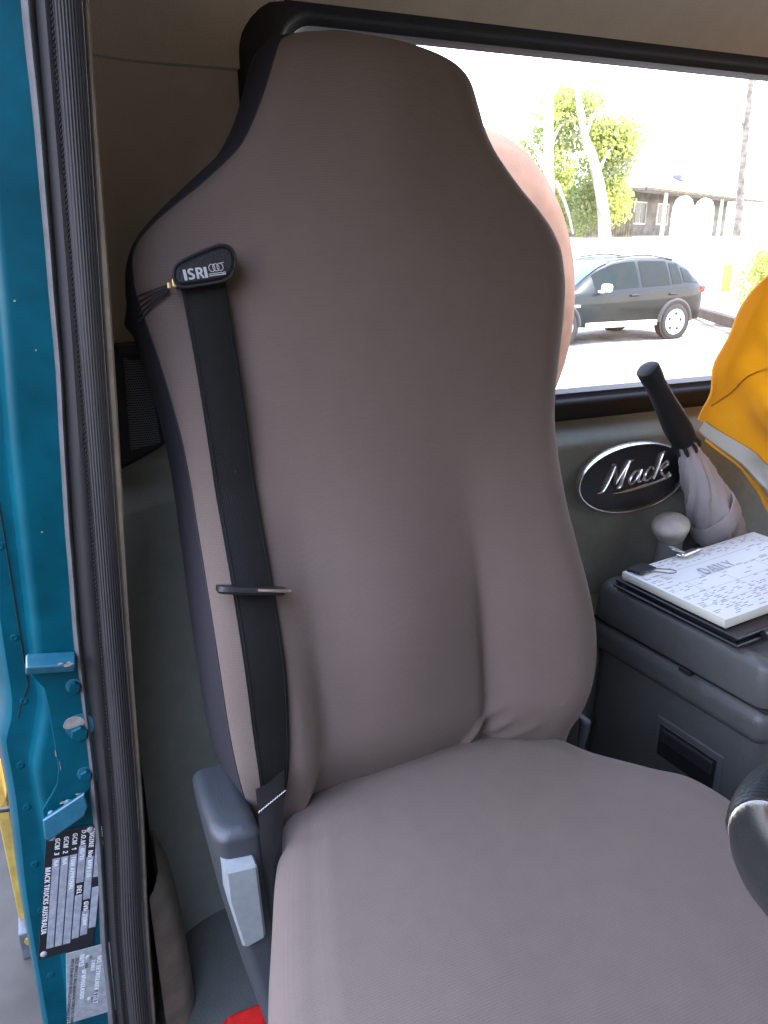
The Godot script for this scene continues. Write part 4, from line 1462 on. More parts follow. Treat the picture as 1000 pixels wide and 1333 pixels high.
	sw.tube(curve([C2 * Vector3(-0.010, 0.004, 0.000), C2 * Vector3(-0.024, 0.012, -0.012), C2 * Vector3(-0.034, 0.016, -0.016), C2 * Vector3(-0.036, 0.014, -0.006), C2 * Vector3(-0.026, 0.010, 0.000), C2 * Vector3(-0.012, 0.004, 0.003)], 26), 0.0015, 7)
	obj("wire_loop", sw, M.steel, sc)


func bottle() -> void:
	var c := Vector3(0.997, 1.17, -0.985)
	var t := thing("bottle", "white plastic bottle with domed tilted cap behind the pad", "bottle", c)
	var x := Transform3D(Basis(Vector3(0, 0, 1), 0.0), c)
	var b := MB.new()
	b.lathe([Vector2(0.024, 0), Vector2(0.026, 0.004), Vector2(0.026, 0.06), Vector2(0.0235, 0.085), Vector2(0.0225, 0.105), Vector2(0.0235, 0.118)], 28, x)
	obj("bottle_body", b, M.bottle_clear, t)
	var k := MB.new()
	var kx := Transform3D(Basis(Vector3(0.5, 0, 1).normalized(), 0.34), c + Vector3(0, 0.118, 0))
	k.lathe([Vector2(0.023, -0.004), Vector2(0.0275, 0.006), Vector2(0.0325, 0.018), Vector2(0.0335, 0.024), Vector2(0.0325, 0.029), Vector2(0.027, 0.035), Vector2(0.015, 0.040), Vector2(0.0, 0.0415)], 32, kx)
	obj("cap", k, M.bottle_plastic, t)


func umbrella() -> void:
	var a := Vector3(0.896, 1.600, -0.985)
	var j := Vector3(1.012, 1.458, -0.995)
	var e := Vector3(1.200, 1.178, -1.010)
	var t := thing("umbrella", "folded grey umbrella with black foam handle leaning on rear wall", "umbrella", e)
	var h := MB.new()
	h.angle = 60
	var path := PackedVector3Array()
	var rr := []
	var hp := [[0.0, 0.006], [0.01, 0.0155], [0.035, 0.0195], [0.08, 0.0195], [0.2, 0.0175], [0.4, 0.0185], [0.6, 0.0215], [0.8, 0.0235], [0.95, 0.0215], [1.0, 0.015]]
	for k in 30:
		var q := k / 29.0
		q = q * q * (3 - 2 * q) if k < 4 else q
		path.append(a.lerp(j, q))
		rr.append(lut(hp, q))
	h.tube(path, rr, 20)
	obj("handle", h, M.black_soft, t)
	var d := (e - j).normalized()
	var s := d.cross(Vector3(0, 0, 1)).normalized()
	var w := s.cross(d)
	for k in 8:
		var ang := TAU * k / 8
		var tip := MB.new()
		var o := s * cos(ang) + w * sin(ang)
		tip.tube(V3([j + o * 0.016 - d * 0.012, j + o * 0.022 + d * 0.004, j + o * 0.021 + d * 0.014]), [0.0026, 0.0038, 0.0026], 7)
		obj("rib_tip", tip, M.black_plastic, t)
	var c := MB.new()
	c.angle = 55
	var rows := []
	var cp := [[0.0, 0.013], [0.06, 0.018], [0.2, 0.030], [0.45, 0.044], [0.65, 0.049], [0.85, 0.042], [1.0, 0.026]]
	var n := 96
	for i in 41:
		var q := i / 40.0
		var p := j.lerp(e, q)
		var row := PackedVector3Array()
		for k in n:
			var ang := TAU * k / n
			var f := fposmod(ang * 6.0 / TAU + q * 2.6 + 0.06 * sin(q * 17.0), 1.0)
			var pleat := (f if f < 0.86 else (1.0 - f) / 0.14 * 0.86)
			var rad: float = lut(cp, q) * (0.80 + 0.24 * pleat) + 0.0009 * sin(ang * 13.0 + q * 40.0) + 0.0008 * sin(q * 90.0 + ang * 3.0)
			row.append(p + (s * cos(ang) + w * sin(ang)) * rad)
		rows.append(row)
	c.patch(rows, true)
	var can := obj("folded_canopy", c, M.umbrella_cloth, t)
	var tie := MB.new()
	tie.angle = 60
	var tr := []
	for tb in [[-0.020, 0.985], [-0.018, 1.04], [0.0, 1.05], [0.018, 1.04], [0.020, 0.985]]:
		var row := PackedVector3Array()
		for k in 48:
			var ang := TAU * k / 48
			var q: float = 0.55 + 0.05 * cos(ang + 0.6) + tb[0] / j.distance_to(e)
			row.append(j.lerp(e, q) + (s * cos(ang) + w * sin(ang)) * lut(cp, q) * tb[1])
		tr.append(row)
	tie.patch(tr, true)
	obj("tie_band", tie, M.umbrella_cloth, can)
	var fe := MB.new()
	fe.tube(V3([e - d * 0.01, e + d * 0.008]), [0.02, 0.005], 12)
	obj("ferrule", fe, M.black_plastic, t)


func jacket() -> void:
	var t := thing("work_jacket", "orange high visibility jacket with silver reflective tape hanging at right", "jacket", Vector3(1.25, 1.35, -0.93))
	var left := [[1.185, 1.98, -0.93], [1.13, 1.86, -0.93], [1.073, 1.738, -0.93], [1.048, 1.691, -0.93], [1.025, 1.645, -0.93], [0.999, 1.585, -0.93], [0.984, 1.545, -0.93], [0.976, 1.514, -0.93]]
	var dir := Vector3(0.805, -0.565, 0.0).normalized()
	var fold := func(p: Vector3, k: float) -> Vector3:
		var q := p.x * 1.0 + p.y * 0.75
		return p + Vector3(0, 0, 0.016 * sin(q * 21.0 + 1.0) * k + 0.010 * sin(q * 43.0 + p.y * 14.0) * k + 0.006 * pow(absf(sin(p.y * 34.0 - p.x * 19.0)), 3.0) * k + 0.003 * sin(p.y * 90.0 + p.x * 55.0 + 2.0 * sin(p.x * 40.0)) * k)
	var lc := curve(left, 40)
	var make := func(l: PackedVector3Array, reach: float, thick: float, dz: float) -> MB:
		var mb := MB.new()
		mb.angle = 70
		var n := l.size()
		var fronts := []
		for j in n:
			var row := PackedVector3Array()
			for i in 7:
				var a := PI * (0.5 + 0.5 * i / 6.0)
				var ed := fold.call(l[j], 0.5)
				row.append(ed + Vector3(0.014 + 0.014 * cos(a), 0, dz - thick + thick * 2.0 * (1.0 - sin(a)) * 0.0 - thick * cos(a) * 0.0) + Vector3(0, 0, -thick * sin(a) + thick * 0.0))
			for i in 31:
				var s := pow((i + 1) / 31.0, 1.15) * reach
				var p: Vector3 = l[j] + dir * s
				var k := smoothstep(0.0, 0.08, s) * 0.9 + 0.1
				row.append(fold.call(p + Vector3(0, 0, dz + 0.035 * smoothstep(0.0, 0.10, s)), k))
			fronts.append(row)
		mb.patch(fronts, false, true)
		return mb
	var body := obj("jacket_body", make.call(lc, 0.42, 0.012, 0.0), M.jacket_cloth, t)
	# reflective band along the lower edge, and the cloth below it
	var bl := curve([[0.976, 1.514, -0.93], [0.971, 1.505, -0.93], [0.967, 1.499, -0.93]], 8)
	var tapem: MB = MB.new()
	tapem.angle = 70
	var rows := []
	for j in 9:
		var row := PackedVector3Array()
		var q := j / 8.0
		for i in 41:
			var s := pow(i / 40.0, 1.1) * 0.42
			var up := Vector3(0.978, 1.516, -0.93) + dir * s
			var lo := Vector3(0.966, 1.499, -0.93) + Vector3(0.765, -0.644, 0) * s
			var p := lo.lerp(up, q)
			p = fold.call(p + Vector3(0, 0, 0.003 + 0.035 * smoothstep(0.0, 0.10, s)), smoothstep(0.0, 0.08, s) * 0.9 + 0.1)
			row.append(p)
		rows.append(row)
	tapem.patch(rows)
	obj("reflective_band", tapem, M.reflective_tape, t, "silver reflective tape")
	var hem := MB.new()
	hem.angle = 70
	rows = []
	for j in 7:
		var row := PackedVector3Array()
		var q := j / 6.0
		for i in 31:
			var s := 0.02 + i / 30.0 * 0.43
			var up := Vector3(0.966, 1.499, -0.93) + Vector3(0.765, -0.644, 0) * s
			var lo := up + Vector3(-0.30, -0.95, 0) * (0.035 * smoothstep(0.08, 0.30, s) + 0.004)
			row.append(fold.call(lo.lerp(up, q) + Vector3(0, 0, -0.004 + 0.035 * smoothstep(0.0, 0.10, s)), 0.9))
		rows.append(row)
	hem.patch(rows)
	obj("hem", hem, M.jacket_cloth, t)
	var st := MB.new()
	for off in [0.0, 0.97]:
		var path := PackedVector3Array()
		for i in 41:
			var s := pow(i / 40.0, 1.1) * 0.42
			var up := Vector3(0.978, 1.516, -0.93) + dir * s
			var lo := Vector3(0.966, 1.499, -0.93) + Vector3(0.765, -0.644, 0) * s
			path.append(fold.call(lo.lerp(up, 0.03 + off * 0.97) + Vector3(0, 0, 0.0042 + 0.035 * smoothstep(0.0, 0.10, s)), smoothstep(0.0, 0.08, s) * 0.9 + 0.1))
		st.tube(path, 0.0006, 5)
	obj("tape_stitching", st, M.jacket_seam, t)
	var sm := MB.new()
	var sp := PackedVector3Array()
	for i in 30:
		var q := i / 29.0
		var p := Vector3(0.986, 1.540, -0.93).lerp(Vector3(1.40, 1.85, -0.93), q) + Vector3(0, -0.02 * sin(q * PI), 0)
		var s := (p.x - 0.98) * 0.6
		p = fold.call(p + Vector3(0, 0, 0.0025 + 0.035 * smoothstep(0.0, 0.10, s)), smoothstep(0.0, 0.08, s) * 0.9 + 0.1)
		sp.append(p)
	sm.tube(sp, 0.0014, 6)
	obj("seam", sm, M.jacket_seam, body)
	# stitched pocket corner
	var pk := MB.new()
	var pr := []
	for j in 7:
		var row := PackedVector3Array()
		for i in 9:
			var p := Vector3(1.115 + i * 0.02 + j * 0.004, 1.462 - i * 0.010 + j * 0.012, -0.93)
			var s := 0.12
			row.append(fold.call(p + Vector3(0, 0, 0.0040 + 0.035), 1.0) + Vector3(0, 0, 0.0005))
		pr.append(row)
	pk.patch(pr)
	var pocket := obj("pocket_flap", pk, M.jacket_patch, t, "brighter orange pocket corner")
	var col := MB.new()
	col.box(Vector3(1.30, 1.84, -0.905), Vector3(0.36, 0.10, 0.05), 0.02, Transform3D.IDENTITY)
	var ps := MB.new()
	var pa: PackedVector3Array = pr[0]
	var pb: PackedVector3Array = pr[6]
	ps.tube(V3([pb[0] + Vector3(0, 0, 0.001), pr[3][0] + Vector3(0, 0, 0.001), pa[0] + Vector3(0, 0, 0.001), pa[4] + Vector3(0, 0, 0.001), pa[8] + Vector3(0, 0, 0.001)]), 0.0011, 5)
	obj("pocket_stitching", ps, M.jacket_seam, pocket)
	var cr := []
	for j in 9:
		var row := PackedVector3Array()
		var q := j / 8.0
		for i in 15:
			var p := Vector3(1.075 + q * 0.09 + i * 0.024, 1.752 + q * 0.16 - i * 0.001, -0.93)
			var s := i * 0.024
			row.append(fold.call(p + Vector3(0, 0, 0.006 + 0.036 * smoothstep(0.0, 0.10, s)), smoothstep(0.0, 0.08, s) * 0.9 + 0.1))
		cr.append(row)
	var yoke := MB.new()
	yoke.angle = 70
	yoke.patch(cr)
	obj("navy_yoke", yoke, M.navy_cloth, t, "navy blue yoke at the top")
	var hk := MB.new()
	hk.tube(curve([[1.36, 2.10, -0.99], [1.36, 2.04, -0.96], [1.36, 1.99, -0.93], [1.35, 1.97, -0.91], [1.34, 1.98, -0.90]], 14), 0.005, 8)
	obj("hanger_hook", hk, M.black_plastic, t)
	var strap := MB.new()
	strap.tube(curve([[1.20, 1.985, -0.92], [1.28, 1.975, -0.90], [1.345, 1.978, -0.90], [1.42, 1.93, -0.89], [1.50, 1.80, -0.89]], 20), 0.012, 8, Vector2(1, 0.5))
	obj("collar", strap, M.navy_cloth, t)


func steering_wheel() -> void:
	var c := Vector3(0.4497, 1.5726, -0.0833)
	var tilt := 0.4692
	var nrm := Vector3(0, cos(tilt), -sin(tilt))
	var e2 := nrm.cross(Vector3(1, 0, 0))
	var t := thing("steering_wheel", "black leather steering wheel rim with chrome ring at right edge", "steering wheel", c)
	var R := 0.2036
	var r := 0.0165
	var rim := MB.new()
	rim.angle = 60
	var grip := MB.new()
	grip.angle = 60
	# the ribbed grips run from the rings to the front of the rim
	var at := func(a: float, rr: float, k: float) -> Vector3:
		var d := Vector3(1, 0, 0) * cos(a) + e2 * sin(a)
		return c + d * (R + rr * cos(k)) + nrm * rr * sin(k)
	var n := 360
	var join := [3.05, TAU - (3.05 - PI)]
	var rows_a := []
	var rows_b := []
	for i in n + 1:
		var a := TAU * i / n
		var row := PackedVector3Array()
		for k in 20:
			row.append(at.call(a, r, TAU * k / 20))
		rows_a.append(row)
	rim.patch(rows_a, true)
	obj("rim", rim, M.wheel_leather, t)
	wheel_extra(t, c, nrm, e2, R, r)


func wheel_extra(t: Node3D, c: Vector3, nrm: Vector3, e2: Vector3, R: float, r: float) -> void:
	# where the ring sits on the rim
	var ring_a := RING_A
	for s in [1, -1]:
		var a0: float = ring_a if s > 0 else PI - ring_a
		var rg := MB.new()
		var path := PackedVector3Array()
		var d := Vector3(1, 0, 0) * cos(a0) + e2 * sin(a0)
		var tang := Vector3(1, 0, 0) * -sin(a0) + e2 * cos(a0)
		for k in 28:
			var q := TAU * k / 28
			path.append(c + d * (R + r * 1.01 * cos(q)) + nrm * r * 1.01 * sin(q))
		rg.tube(path, 0.0011, 6, Vector2.ONE, tang, true)
		obj("chrome_ring", rg, M.chrome, t)
	for k in 20:
		for s in [1, -1]:
			var a: float = ring_a + GRIP_DIR * (0.028 + k * 0.030)
			if s < 0:
				a = PI - a
			var d := Vector3(1, 0, 0) * cos(a) + e2 * sin(a)
			var tang := Vector3(1, 0, 0) * -sin(a) + e2 * cos(a)
			var path := PackedVector3Array()
			for i in 24:
				var q := TAU * i / 24
				var sl := tang * 0.004 * sin(q)
				path.append(c + d * (R + r * 0.99 * cos(q)) + nrm * r * 0.99 * sin(q) + sl)
			var g := MB.new()
			g.tube(path, 0.0024, 6, Vector2(1.0, 0.8), tang, true)
			obj("grip_rib", g, M.wheel_leather, t)
	for a in [0.0, PI, -PI / 2 + 0.5, -PI / 2 - 0.5]:
		var d := Vector3(1, 0, 0) * cos(a) + e2 * sin(a)
		var sp := MB.new()
		sp.tube(V3([c + d * R - nrm * 0.004, c + d * 0.12 - nrm * 0.03, c + d * 0.05 - nrm * 0.04]), [0.012, 0.014, 0.02], 10, Vector2(1.4, 0.6), nrm)
		obj("spoke", sp, M.black_plastic, t)
	var hub := MB.new()
	hub.lathe([Vector2(0.075, -0.06), Vector2(0.08, -0.03), Vector2(0.07, -0.015), Vector2(0.04, -0.008), Vector2(0, -0.006)], 32, frame(c, Vector3(1, 0, 0), nrm))
	obj("hub", hub, M.black_plastic, t)
	var co := MB.new()
	co.tube(V3([c - nrm * 0.05, c - nrm * 0.2 + Vector3(0, 0, 0.05), c + Vector3(0, -0.35, 0.42)]), 0.045, 14)
	obj("column", co, M.black_plastic, t)


const RING_A := 2.31
const GRIP_DIR := -1.0


func floor_things() -> void:
	var t := thing("red_case", "red plastic case on the cab floor at the bottom edge", "case", Vector3(0.11, 0.72, -0.74))
	var mb := MB.new()
	mb.box(Vector3(0.128, 0.755, -0.735), Vector3(0.075, 0.07, 0.11), 0.018, Transform3D(Basis(Vector3.UP, 0.0), Vector3.ZERO))
	obj("case_body", mb, M.red_plastic, t)
	var l := MB.new()
	l.box(Vector3(0.128, 0.798, -0.735), Vector3(0.05, 0.016, 0.08), 0.006)
	obj("case_handle", l, M.red_plastic, t)
	var b := thing("brush", "short wooden handled brush with dark bristles beside the red case", "brush", Vector3(0.165, 0.72, -0.74))
	var h := MB.new()
	h.tube(V3([[0.176, 0.86, -0.72], [0.168, 0.89, -0.745], [0.160, 0.94, -0.78]]), [0.014, 0.010, 0.009], 12)
	obj("handle", h, M.wood, b)
	var br := MB.new()
	br.box(Vector3(0.176, 0.79, -0.705), Vector3(0.04, 0.15, 0.035), 0.01)
	obj("bristle_block", br, M.timber_dark, b)


# ---------------------------------------------------------------- outside
func ground_y(x: float, z: float) -> float:
	var d := x * 0.62 + -z * 0.78     # distance along the view through the window
	return 1.87 * smoothstep(20.8, 31.0, d) - 0.15 * smoothstep(4.0, 9.0, d) + 0.06 * smoothstep(19.9, 20.3, d)


func outside() -> void:
	var g := MB.new()
	var rows := []
	var xs := [-300.0, -80.0, -30.0, -10.0, -4.0]
	for k in 60:
		xs.append(-3.0 + k * 1.0)
	xs.append_array([62.0, 80.0, 140.0, 400.0])
	var zs := [-400.0, -140.0, -80.0]
	for k in 56:
		zs.append(-56.0 + k * 1.0)
	zs.append_array([3.0, 8.0, 20.0, 60.0, 200.0, 400.0])
	zs.reverse()
	for z in zs:
		var row := PackedVector3Array()
		for x in xs:
			row.append(Vector3(x, ground_y(x, z), z))
		rows.append(row)
	g.angle = 70
	g.patch(rows)
	struct("ground", g, M.road)
	var st := MB.new()
	st.angle = 70
	rows = []
	for j in 75:
		var row := PackedVector3Array()
		for i in 75:
			var x := 3.2 + i * 0.75
			var z := 6.0 - j * 0.75
			row.append(Vector3(x, ground_y(x, z) + 0.012, z))
		rows.append(row)
	st.patch(rows)
	struct("street", st, M.concrete)
	var nb := MB.new()  # added walls out of view, blocking low sky light from the seat
	nb.box(Vector3(-2.9, 0.75, 4.0), Vector3(0.3, 1.6, 26.0), 0.02)
	nb.box(Vector3(6.0, 2.2, 6.0), Vector3(30.0, 4.6, 0.3), 0.02)
	struct("added_sky_blockers", nb, M.blocker_brown)
	# truck deck and tank behind the cab
	var deck := thing("truck_deck", "grey truck deck behind the cab under the salmon tank", "truck deck", Vector3(0.93, 0.9, -2.2))
	var dm := MB.new()
	dm.box(Vector3(0.93, 0.86, -2.0), Vector3(1.9, 0.08, 1.4), 0.02)
	obj("deck_plate", dm, M.grey_metal, deck)
	for x in [0.55, 1.31]:
		var rl := MB.new()
		rl.box(Vector3(x, 0.55, -0.6), Vector3(0.09, 0.22, 4.6), 0.015)
		obj("chassis_rail", rl, M.grey_metal, deck)
	for s in [[0.10, -2.6], [1.76, -2.6], [0.16, 1.15], [1.70, 1.15]]:
		var ty := MB.new()
		ty.lathe([Vector2(0.20, -0.13), Vector2(0.42, -0.14), Vector2(0.48, -0.11), Vector2(0.49, 0.0), Vector2(0.48, 0.11), Vector2(0.42, 0.14), Vector2(0.20, 0.13), Vector2(0.12, 0.08), Vector2(0, 0.08)], 36, Transform3D(Basis(Vector3(0, 0, 1), PI / 2), Vector3(s[0], 0.49, s[1])))
		obj("tyre", ty, M.car_tyre, deck)
	var tank := thing("tank", "salmon pink rounded tank seen through window beside the seat's edge", "tank", Vector3(1.06, 0.9, -1.95))
	var tm := MB.new()
	tm.angle = 60
	var prof := []
	for k in 33:
		var a := lerpf(-PI / 2, PI / 2, k / 32.0)
		prof.append(Vector2(0.335 * pow(cos(a), 0.95), 1.61 + 0.465 * sin(a)))
	tm.lathe(prof, 64, Transform3D(Basis.IDENTITY, Vector3(1.052, 0, -1.95)))
	obj("tank_shell", tm, M.salmon_paint, tank)
	var ts := MB.new()
	ts.lathe([Vector2(0.30, 0.90), Vector2(0.29, 1.0), Vector2(0.25, 1.30)], 40, Transform3D(Basis.IDENTITY, Vector3(1.052, 0, -1.95)))
	obj("tank_foot", ts, M.grey_metal, tank)
	# yellow post behind the pillar
	var post := thing("yellow_post", "yellow painted post on grey foot, outside left of the pillar", "post", Vector3(-0.26, 0.0, -1.72))
	var pm := MB.new()
	pm.box(Vector3(-0.2545, 0.33, -1.83), Vector3(0.028, 0.50, 0.03), 0.004, Transform3D(Basis.IDENTITY, Vector3.ZERO))
	obj("post_shaft", pm, M.yellow_paint, post)
	var pf := MB.new()
	pf.box(Vector3(-0.249, 0.045, -1.80), Vector3(0.046, 0.09, 0.07), 0.006)
	var foot := obj("post_foot", pf, M.grey_metal, post)
	var pd := MB.new()
	pd.lathe([Vector2(0.014, 0), Vector2(0.014, 0.003), Vector2(0, 0.004)], 18, Transform3D(Basis(Vector3(1, 0, 0), PI / 2), Vector3(-0.246, 0.06, -1.766)))
	obj("reflector", pd, M.yellow_paint, foot)
	var hose := MB.new()
	hose.tube(curve([[-0.01, 0.84, -1.75], [-0.16, 0.76, -1.76], [-0.275, 0.62, -1.765], [-0.262, 0.53, -1.76], [-0.19, 0.49, -1.75], [0.52, 0.52, -1.74]], 24), 0.007, 8)
	obj("hose", hose, M.black_plastic)
	tag(get_node("hose"), "thin grey hose curving past the yellow post", "hose")
	car("parked_car", "dark green black hatchback parked across the street, facing left", Vector3(11.62, -0.14, -12.25), atan2(0.02, -1.0), "car_paint")
	house()
	trees()
	# low things by the kerb
	var ke := MB.new()
	var k0 := Vector3(14.9, 0.0, -15.0)
	var k1 := Vector3(12.2, 0.0, -10.0)
	ke.box(Vector3.ZERO, Vector3(k0.distance_to(k1), 0.22, 0.22), 0.03, frame((k0 + k1) / 2 + Vector3(0, 0.09, 0), k1 - k0, Vector3.UP))
	obj("garden_edging", ke, M.timber_dark)
	tag(get_node("garden_edging"), "dark brown timber edging on the ground behind the parked car", "edging")
	var mk := thing("marker_board", "small yellow marker board standing right of the parked car", "marker board", Vector3(14.25, 0.0, -13.46))
	var mm := MB.new()
	mm.box(Vector3(14.25, 0.92, -13.46), Vector3(0.26, 0.60, 0.04), 0.015, Transform3D.IDENTITY)
	obj("board", mm, M.yellow_paint, mk)
	var ml := MB.new()
	ml.box(Vector3(14.25, 0.32, -13.46), Vector3(0.05, 0.64, 0.05), 0.01)
	obj("leg", ml, M.house_white, mk)


func car(called: String, label: String, at: Vector3, heading: float, paint: String, group := "") -> void:
	# local axes: x forward, y up, z to the car's right; the origin under the near rear wheel's middle
	var t := thing(called, label, "car", at, group)
	var f := Vector3(cos(heading), 0, sin(heading))
	var X := frame(at + Vector3(0, 0.02, 0), f, Vector3.UP)
	# the car's middle lies behind the near wheels
	var zc := 0.80
	# stations: x, y bottom, y belt, half width, y roof, roof half width
	var st := [
		[-0.83, 0.46, 0.74, 0.66, 0.80, 0.60], [-0.80, 0.36, 0.92, 0.76, 0.98, 0.66], [-0.72, 0.32, 1.00, 0.83, 1.12, 0.66], [-0.60, 0.32, 1.02, 0.87, 1.21, 0.64], [-0.42, 0.32, 1.03, 0.895, 1.36, 0.62], [-0.15, 0.30, 1.02, 0.90, 1.475, 0.60], [0.25, 0.28, 1.00, 0.90, 1.535, 0.60], [0.7, 0.28, 0.98, 0.90, 1.545, 0.60], [1.15, 0.28, 0.965, 0.90, 1.535, 0.60], [1.5, 0.28, 0.95, 0.90, 1.49, 0.60], [1.8, 0.28, 0.94, 0.90, 1.38, 0.60], [2.1, 0.28, 0.935, 0.90, 1.21, 0.62], [2.4, 0.30, 0.93, 0.895, 1.03, 0.68], [2.55, 0.30, 0.92, 0.89, 0.985, 0.70], [2.9, 0.30, 0.88, 0.875, 0.93, 0.66], [3.25, 0.32, 0.80, 0.84, 0.86, 0.60], [3.45, 0.34, 0.70, 0.76, 0.76, 0.54], [3.58, 0.40, 0.60, 0.60, 0.64, 0.44]]
	var sec := func(s: Array) -> PackedVector3Array:
		var row := PackedVector3Array()
		var h: float = s[3]
		var prof := [[0.80 * h, s[1]], [0.955 * h, s[1] + 0.03], [0.99 * h, lerpf(s[1], s[2], 0.3)], [1.0 * h, lerpf(s[1], s[2], 0.62)], [0.985 * h, lerpf(s[1], s[2], 0.86)], [0.955 * h, s[2]], [lerpf(0.955 * h, s[5], 0.5), lerpf(s[2], s[4], 0.55)], [s[5] + 0.02, lerpf(s[2], s[4], 0.93)], [s[5] - 0.06, s[4]], [s[5] * 0.5, s[4] + 0.012]]
		for p in prof:
			row.append(X * Vector3(s[0], p[1], zc + p[0]))
		for k in prof.size():
			var p: Array = prof[prof.size() - 1 - k]
			row.append(X * Vector3(s[0], p[1], zc - p[0]))
		return row
	var b := MB.new()
	b.angle = 55
	var rows := []
	for i in st.size() - 1:
		for k in 3:
			var s := []
			for j in 6:
				s.append(lerpf(st[i][j], st[i + 1][j], k / 3.0))
			rows.append(sec.call(s))
	rows.append(sec.call(st[st.size() - 1]))
	b.patch(rows, true)
	for e in [0, rows.size() - 1]:
		var row: PackedVector3Array = rows[e]
		for i in range(1, row.size() - 1):
			b.tri(row[0], row[i], row[i + 1])
	var body := obj("body", b, M[paint], t)
	# side glass follows the side of the cabin
	var stat := func(x: float) -> Array:
		for i in st.size() - 1:
			if x <= st[i + 1][0]:
				var q: float = (x - st[i][0]) / (st[i + 1][0] - st[i][0])
				var s := []
				for j in 6:
					s.append(lerpf(st[i][j], st[i + 1][j], q))
				return s
		return st[st.size() - 1]
	var side := func(x: float, q: float, o: float, sgn: float) -> Vector3:   # q from belt 0 to roof 1
		var s: Array = stat.call(x)
		var h: float = s[3]
		var y := lerpf(s[2], s[4], q)
		var w := 0.0
		if q < 0.55:
			w = lerpf(0.955 * h, lerpf(0.955 * h, s[5], 0.5), q / 0.55)
		else:
			w = lerpf(lerpf(0.955 * h, s[5], 0.5), s[5] + 0.02, (q - 0.55) / 0.38)
		return X * Vector3(x, y, zc + (w + o) * sgn)
	for sgn in [1.0, -1.0]:
		for win in [[-0.60, -0.20, 0.12, 0.78], [-0.14, 0.10, 0.08, 0.86], [0.16, 0.86, 0.06, 0.88], [0.95, 1.98, 0.06, 0.88]]:
			var gm := MB.new()
			gm.angle = 60
			var gr := []
			for j in 7:
				var row := PackedVector3Array()
				for i in 11:
					var x := lerpf(win[0], win[1], i / 10.0)
					var q := lerpf(win[2], win[3], j / 6.0)
					row.append(side.call(x, q, 0.006, sgn))
				gr.append(row)
			gm.patch(gr, false, sgn < 0)
			obj("window", gm, M.car_glass, body)
		var sill := MB.new()
		sill.box(Vector3(1.32, 0.33, zc + 0.885 * sgn), Vector3(1.75, 0.11, 0.05), 0.02, X)
		obj("sill_strip", sill, M.car_silver, body)
		for wx in [0.0, 2.76]:
			var arch := MB.new()
			var ap := PackedVector3Array()
			for k in 21:
				var a := PI * k / 20.0
				ap.append(X * Vector3(wx + 0.405 * cos(a), 0.335 + 0.405 * sin(a), zc + 0.885 * sgn))
			arch.tube(ap, 0.045, 8)
			obj("wheel_arch", arch, M.car_trim, body)
			var well := MB.new()
			well.lathe([Vector2(0.39, -0.02), Vector2(0.39, 0.02), Vector2(0, 0.02)], 28, X * Transform3D(Basis(Vector3(1, 0, 0), PI / 2 * sgn), Vector3(wx, 0.335, zc + 0.885 * sgn)))
			obj("wheel_well", well, M.plate_black, body)
			var wf := X * Transform3D(Basis(Vector3(1, 0, 0), PI / 2 * sgn), Vector3(wx, 0.325, zc + 0.80 * sgn))
			var ty := MB.new()
			ty.lathe([Vector2(0.20, -0.10), Vector2(0.30, -0.115), Vector2(0.345, -0.09), Vector2(0.345, 0.09), Vector2(0.33, 0.12), Vector2(0.29, 0.132), Vector2(0.245, 0.125), Vector2(0.235, 0.10)], 40, wf)
			var wheel := obj("wheel", ty, M.car_tyre, t)
			var ri := MB.new()
			ri.lathe([Vector2(0.245, 0.10), Vector2(0.248, 0.127), Vector2(0.235, 0.128), Vector2(0.222, 0.112), Vector2(0.10, 0.112), Vector2(0.05, 0.120), Vector2(0, 0.120)], 40, wf)
			obj("rim", ri, M.car_silver, wheel)
			for k in 5:
				var a := TAU * k / 5 + 0.4
				var hole := MB.new()
				hole.lathe([Vector2(0.030, 0.1), Vector2(0.030, 0.118), Vector2(0, 0.119)], 12, wf * Transform3D(Basis.IDENTITY, Vector3(cos(a) * 0.155, 0.0, sin(a) * 0.155)))
				obj("rim_slot", hole, M.plate_black, wheel)
		var mi := MB.new()
		mi.box(Vector3(1.86, 1.02, zc + 1.0 * sgn), Vector3(0.14, 0.15, 0.22), 0.05, X)
		mi.box(Vector3(1.90, 0.95, zc + 0.90 * sgn), Vector3(0.10, 0.05, 0.12), 0.02, X)
		obj("wing_mirror", mi, M.car_silver, t)
		for hx in [0.10, 1.08]:
			var dh := MB.new()
			dh.box(Vector3(hx, 0.86, zc + 0.905 * sgn), Vector3(0.20, 0.035, 0.035), 0.012, X)
			obj("door_handle", dh, M[paint], body)
		var tl := MB.new()
		tl.box(Vector3(-0.72, 0.94, zc + 0.765 * sgn), Vector3(0.17, 0.15, 0.16), 0.05, X)
		obj("tail_light", tl, M.car_red, t)
		var sr := MB.new()
		sr.box(Vector3(2.42, 0.70, zc + 0.885 * sgn), Vector3(0.14, 0.05, 0.03), 0.012, X)
		obj("side_repeater", sr, M.car_silver, t)
	var wsm := MB.new()
	wsm.angle = 60
	var wr := []
	for j in 9:
		var x := lerpf(2.36, 1.58, j / 8.0)
		var s: Array = stat.call(x)
		var row := PackedVector3Array()
		for i in 11:
			var q := i / 10.0 * 2.0 - 1.0
			row.append(X * Vector3(x + 0.01, s[4] + 0.018 - 0.02 * pow(absf(q), 4), zc - q * (s[5] + 0.01)))
		wr.append(row)
	wsm.patch(wr)
	obj("windscreen", wsm, M.car_blue_glass, body)
	for sgn in [1.0, -1.0]:
		var bar := MB.new()
		bar.tube(curve([X * Vector3(-0.1, 1.495, zc + 0.55 * sgn), X * Vector3(0.6, 1.585, zc + 0.55 * sgn), X * Vector3(1.3, 1.545, zc + 0.55 * sgn)], 12), 0.016, 6)
		obj("roof_rail", bar, M.car_trim, body)


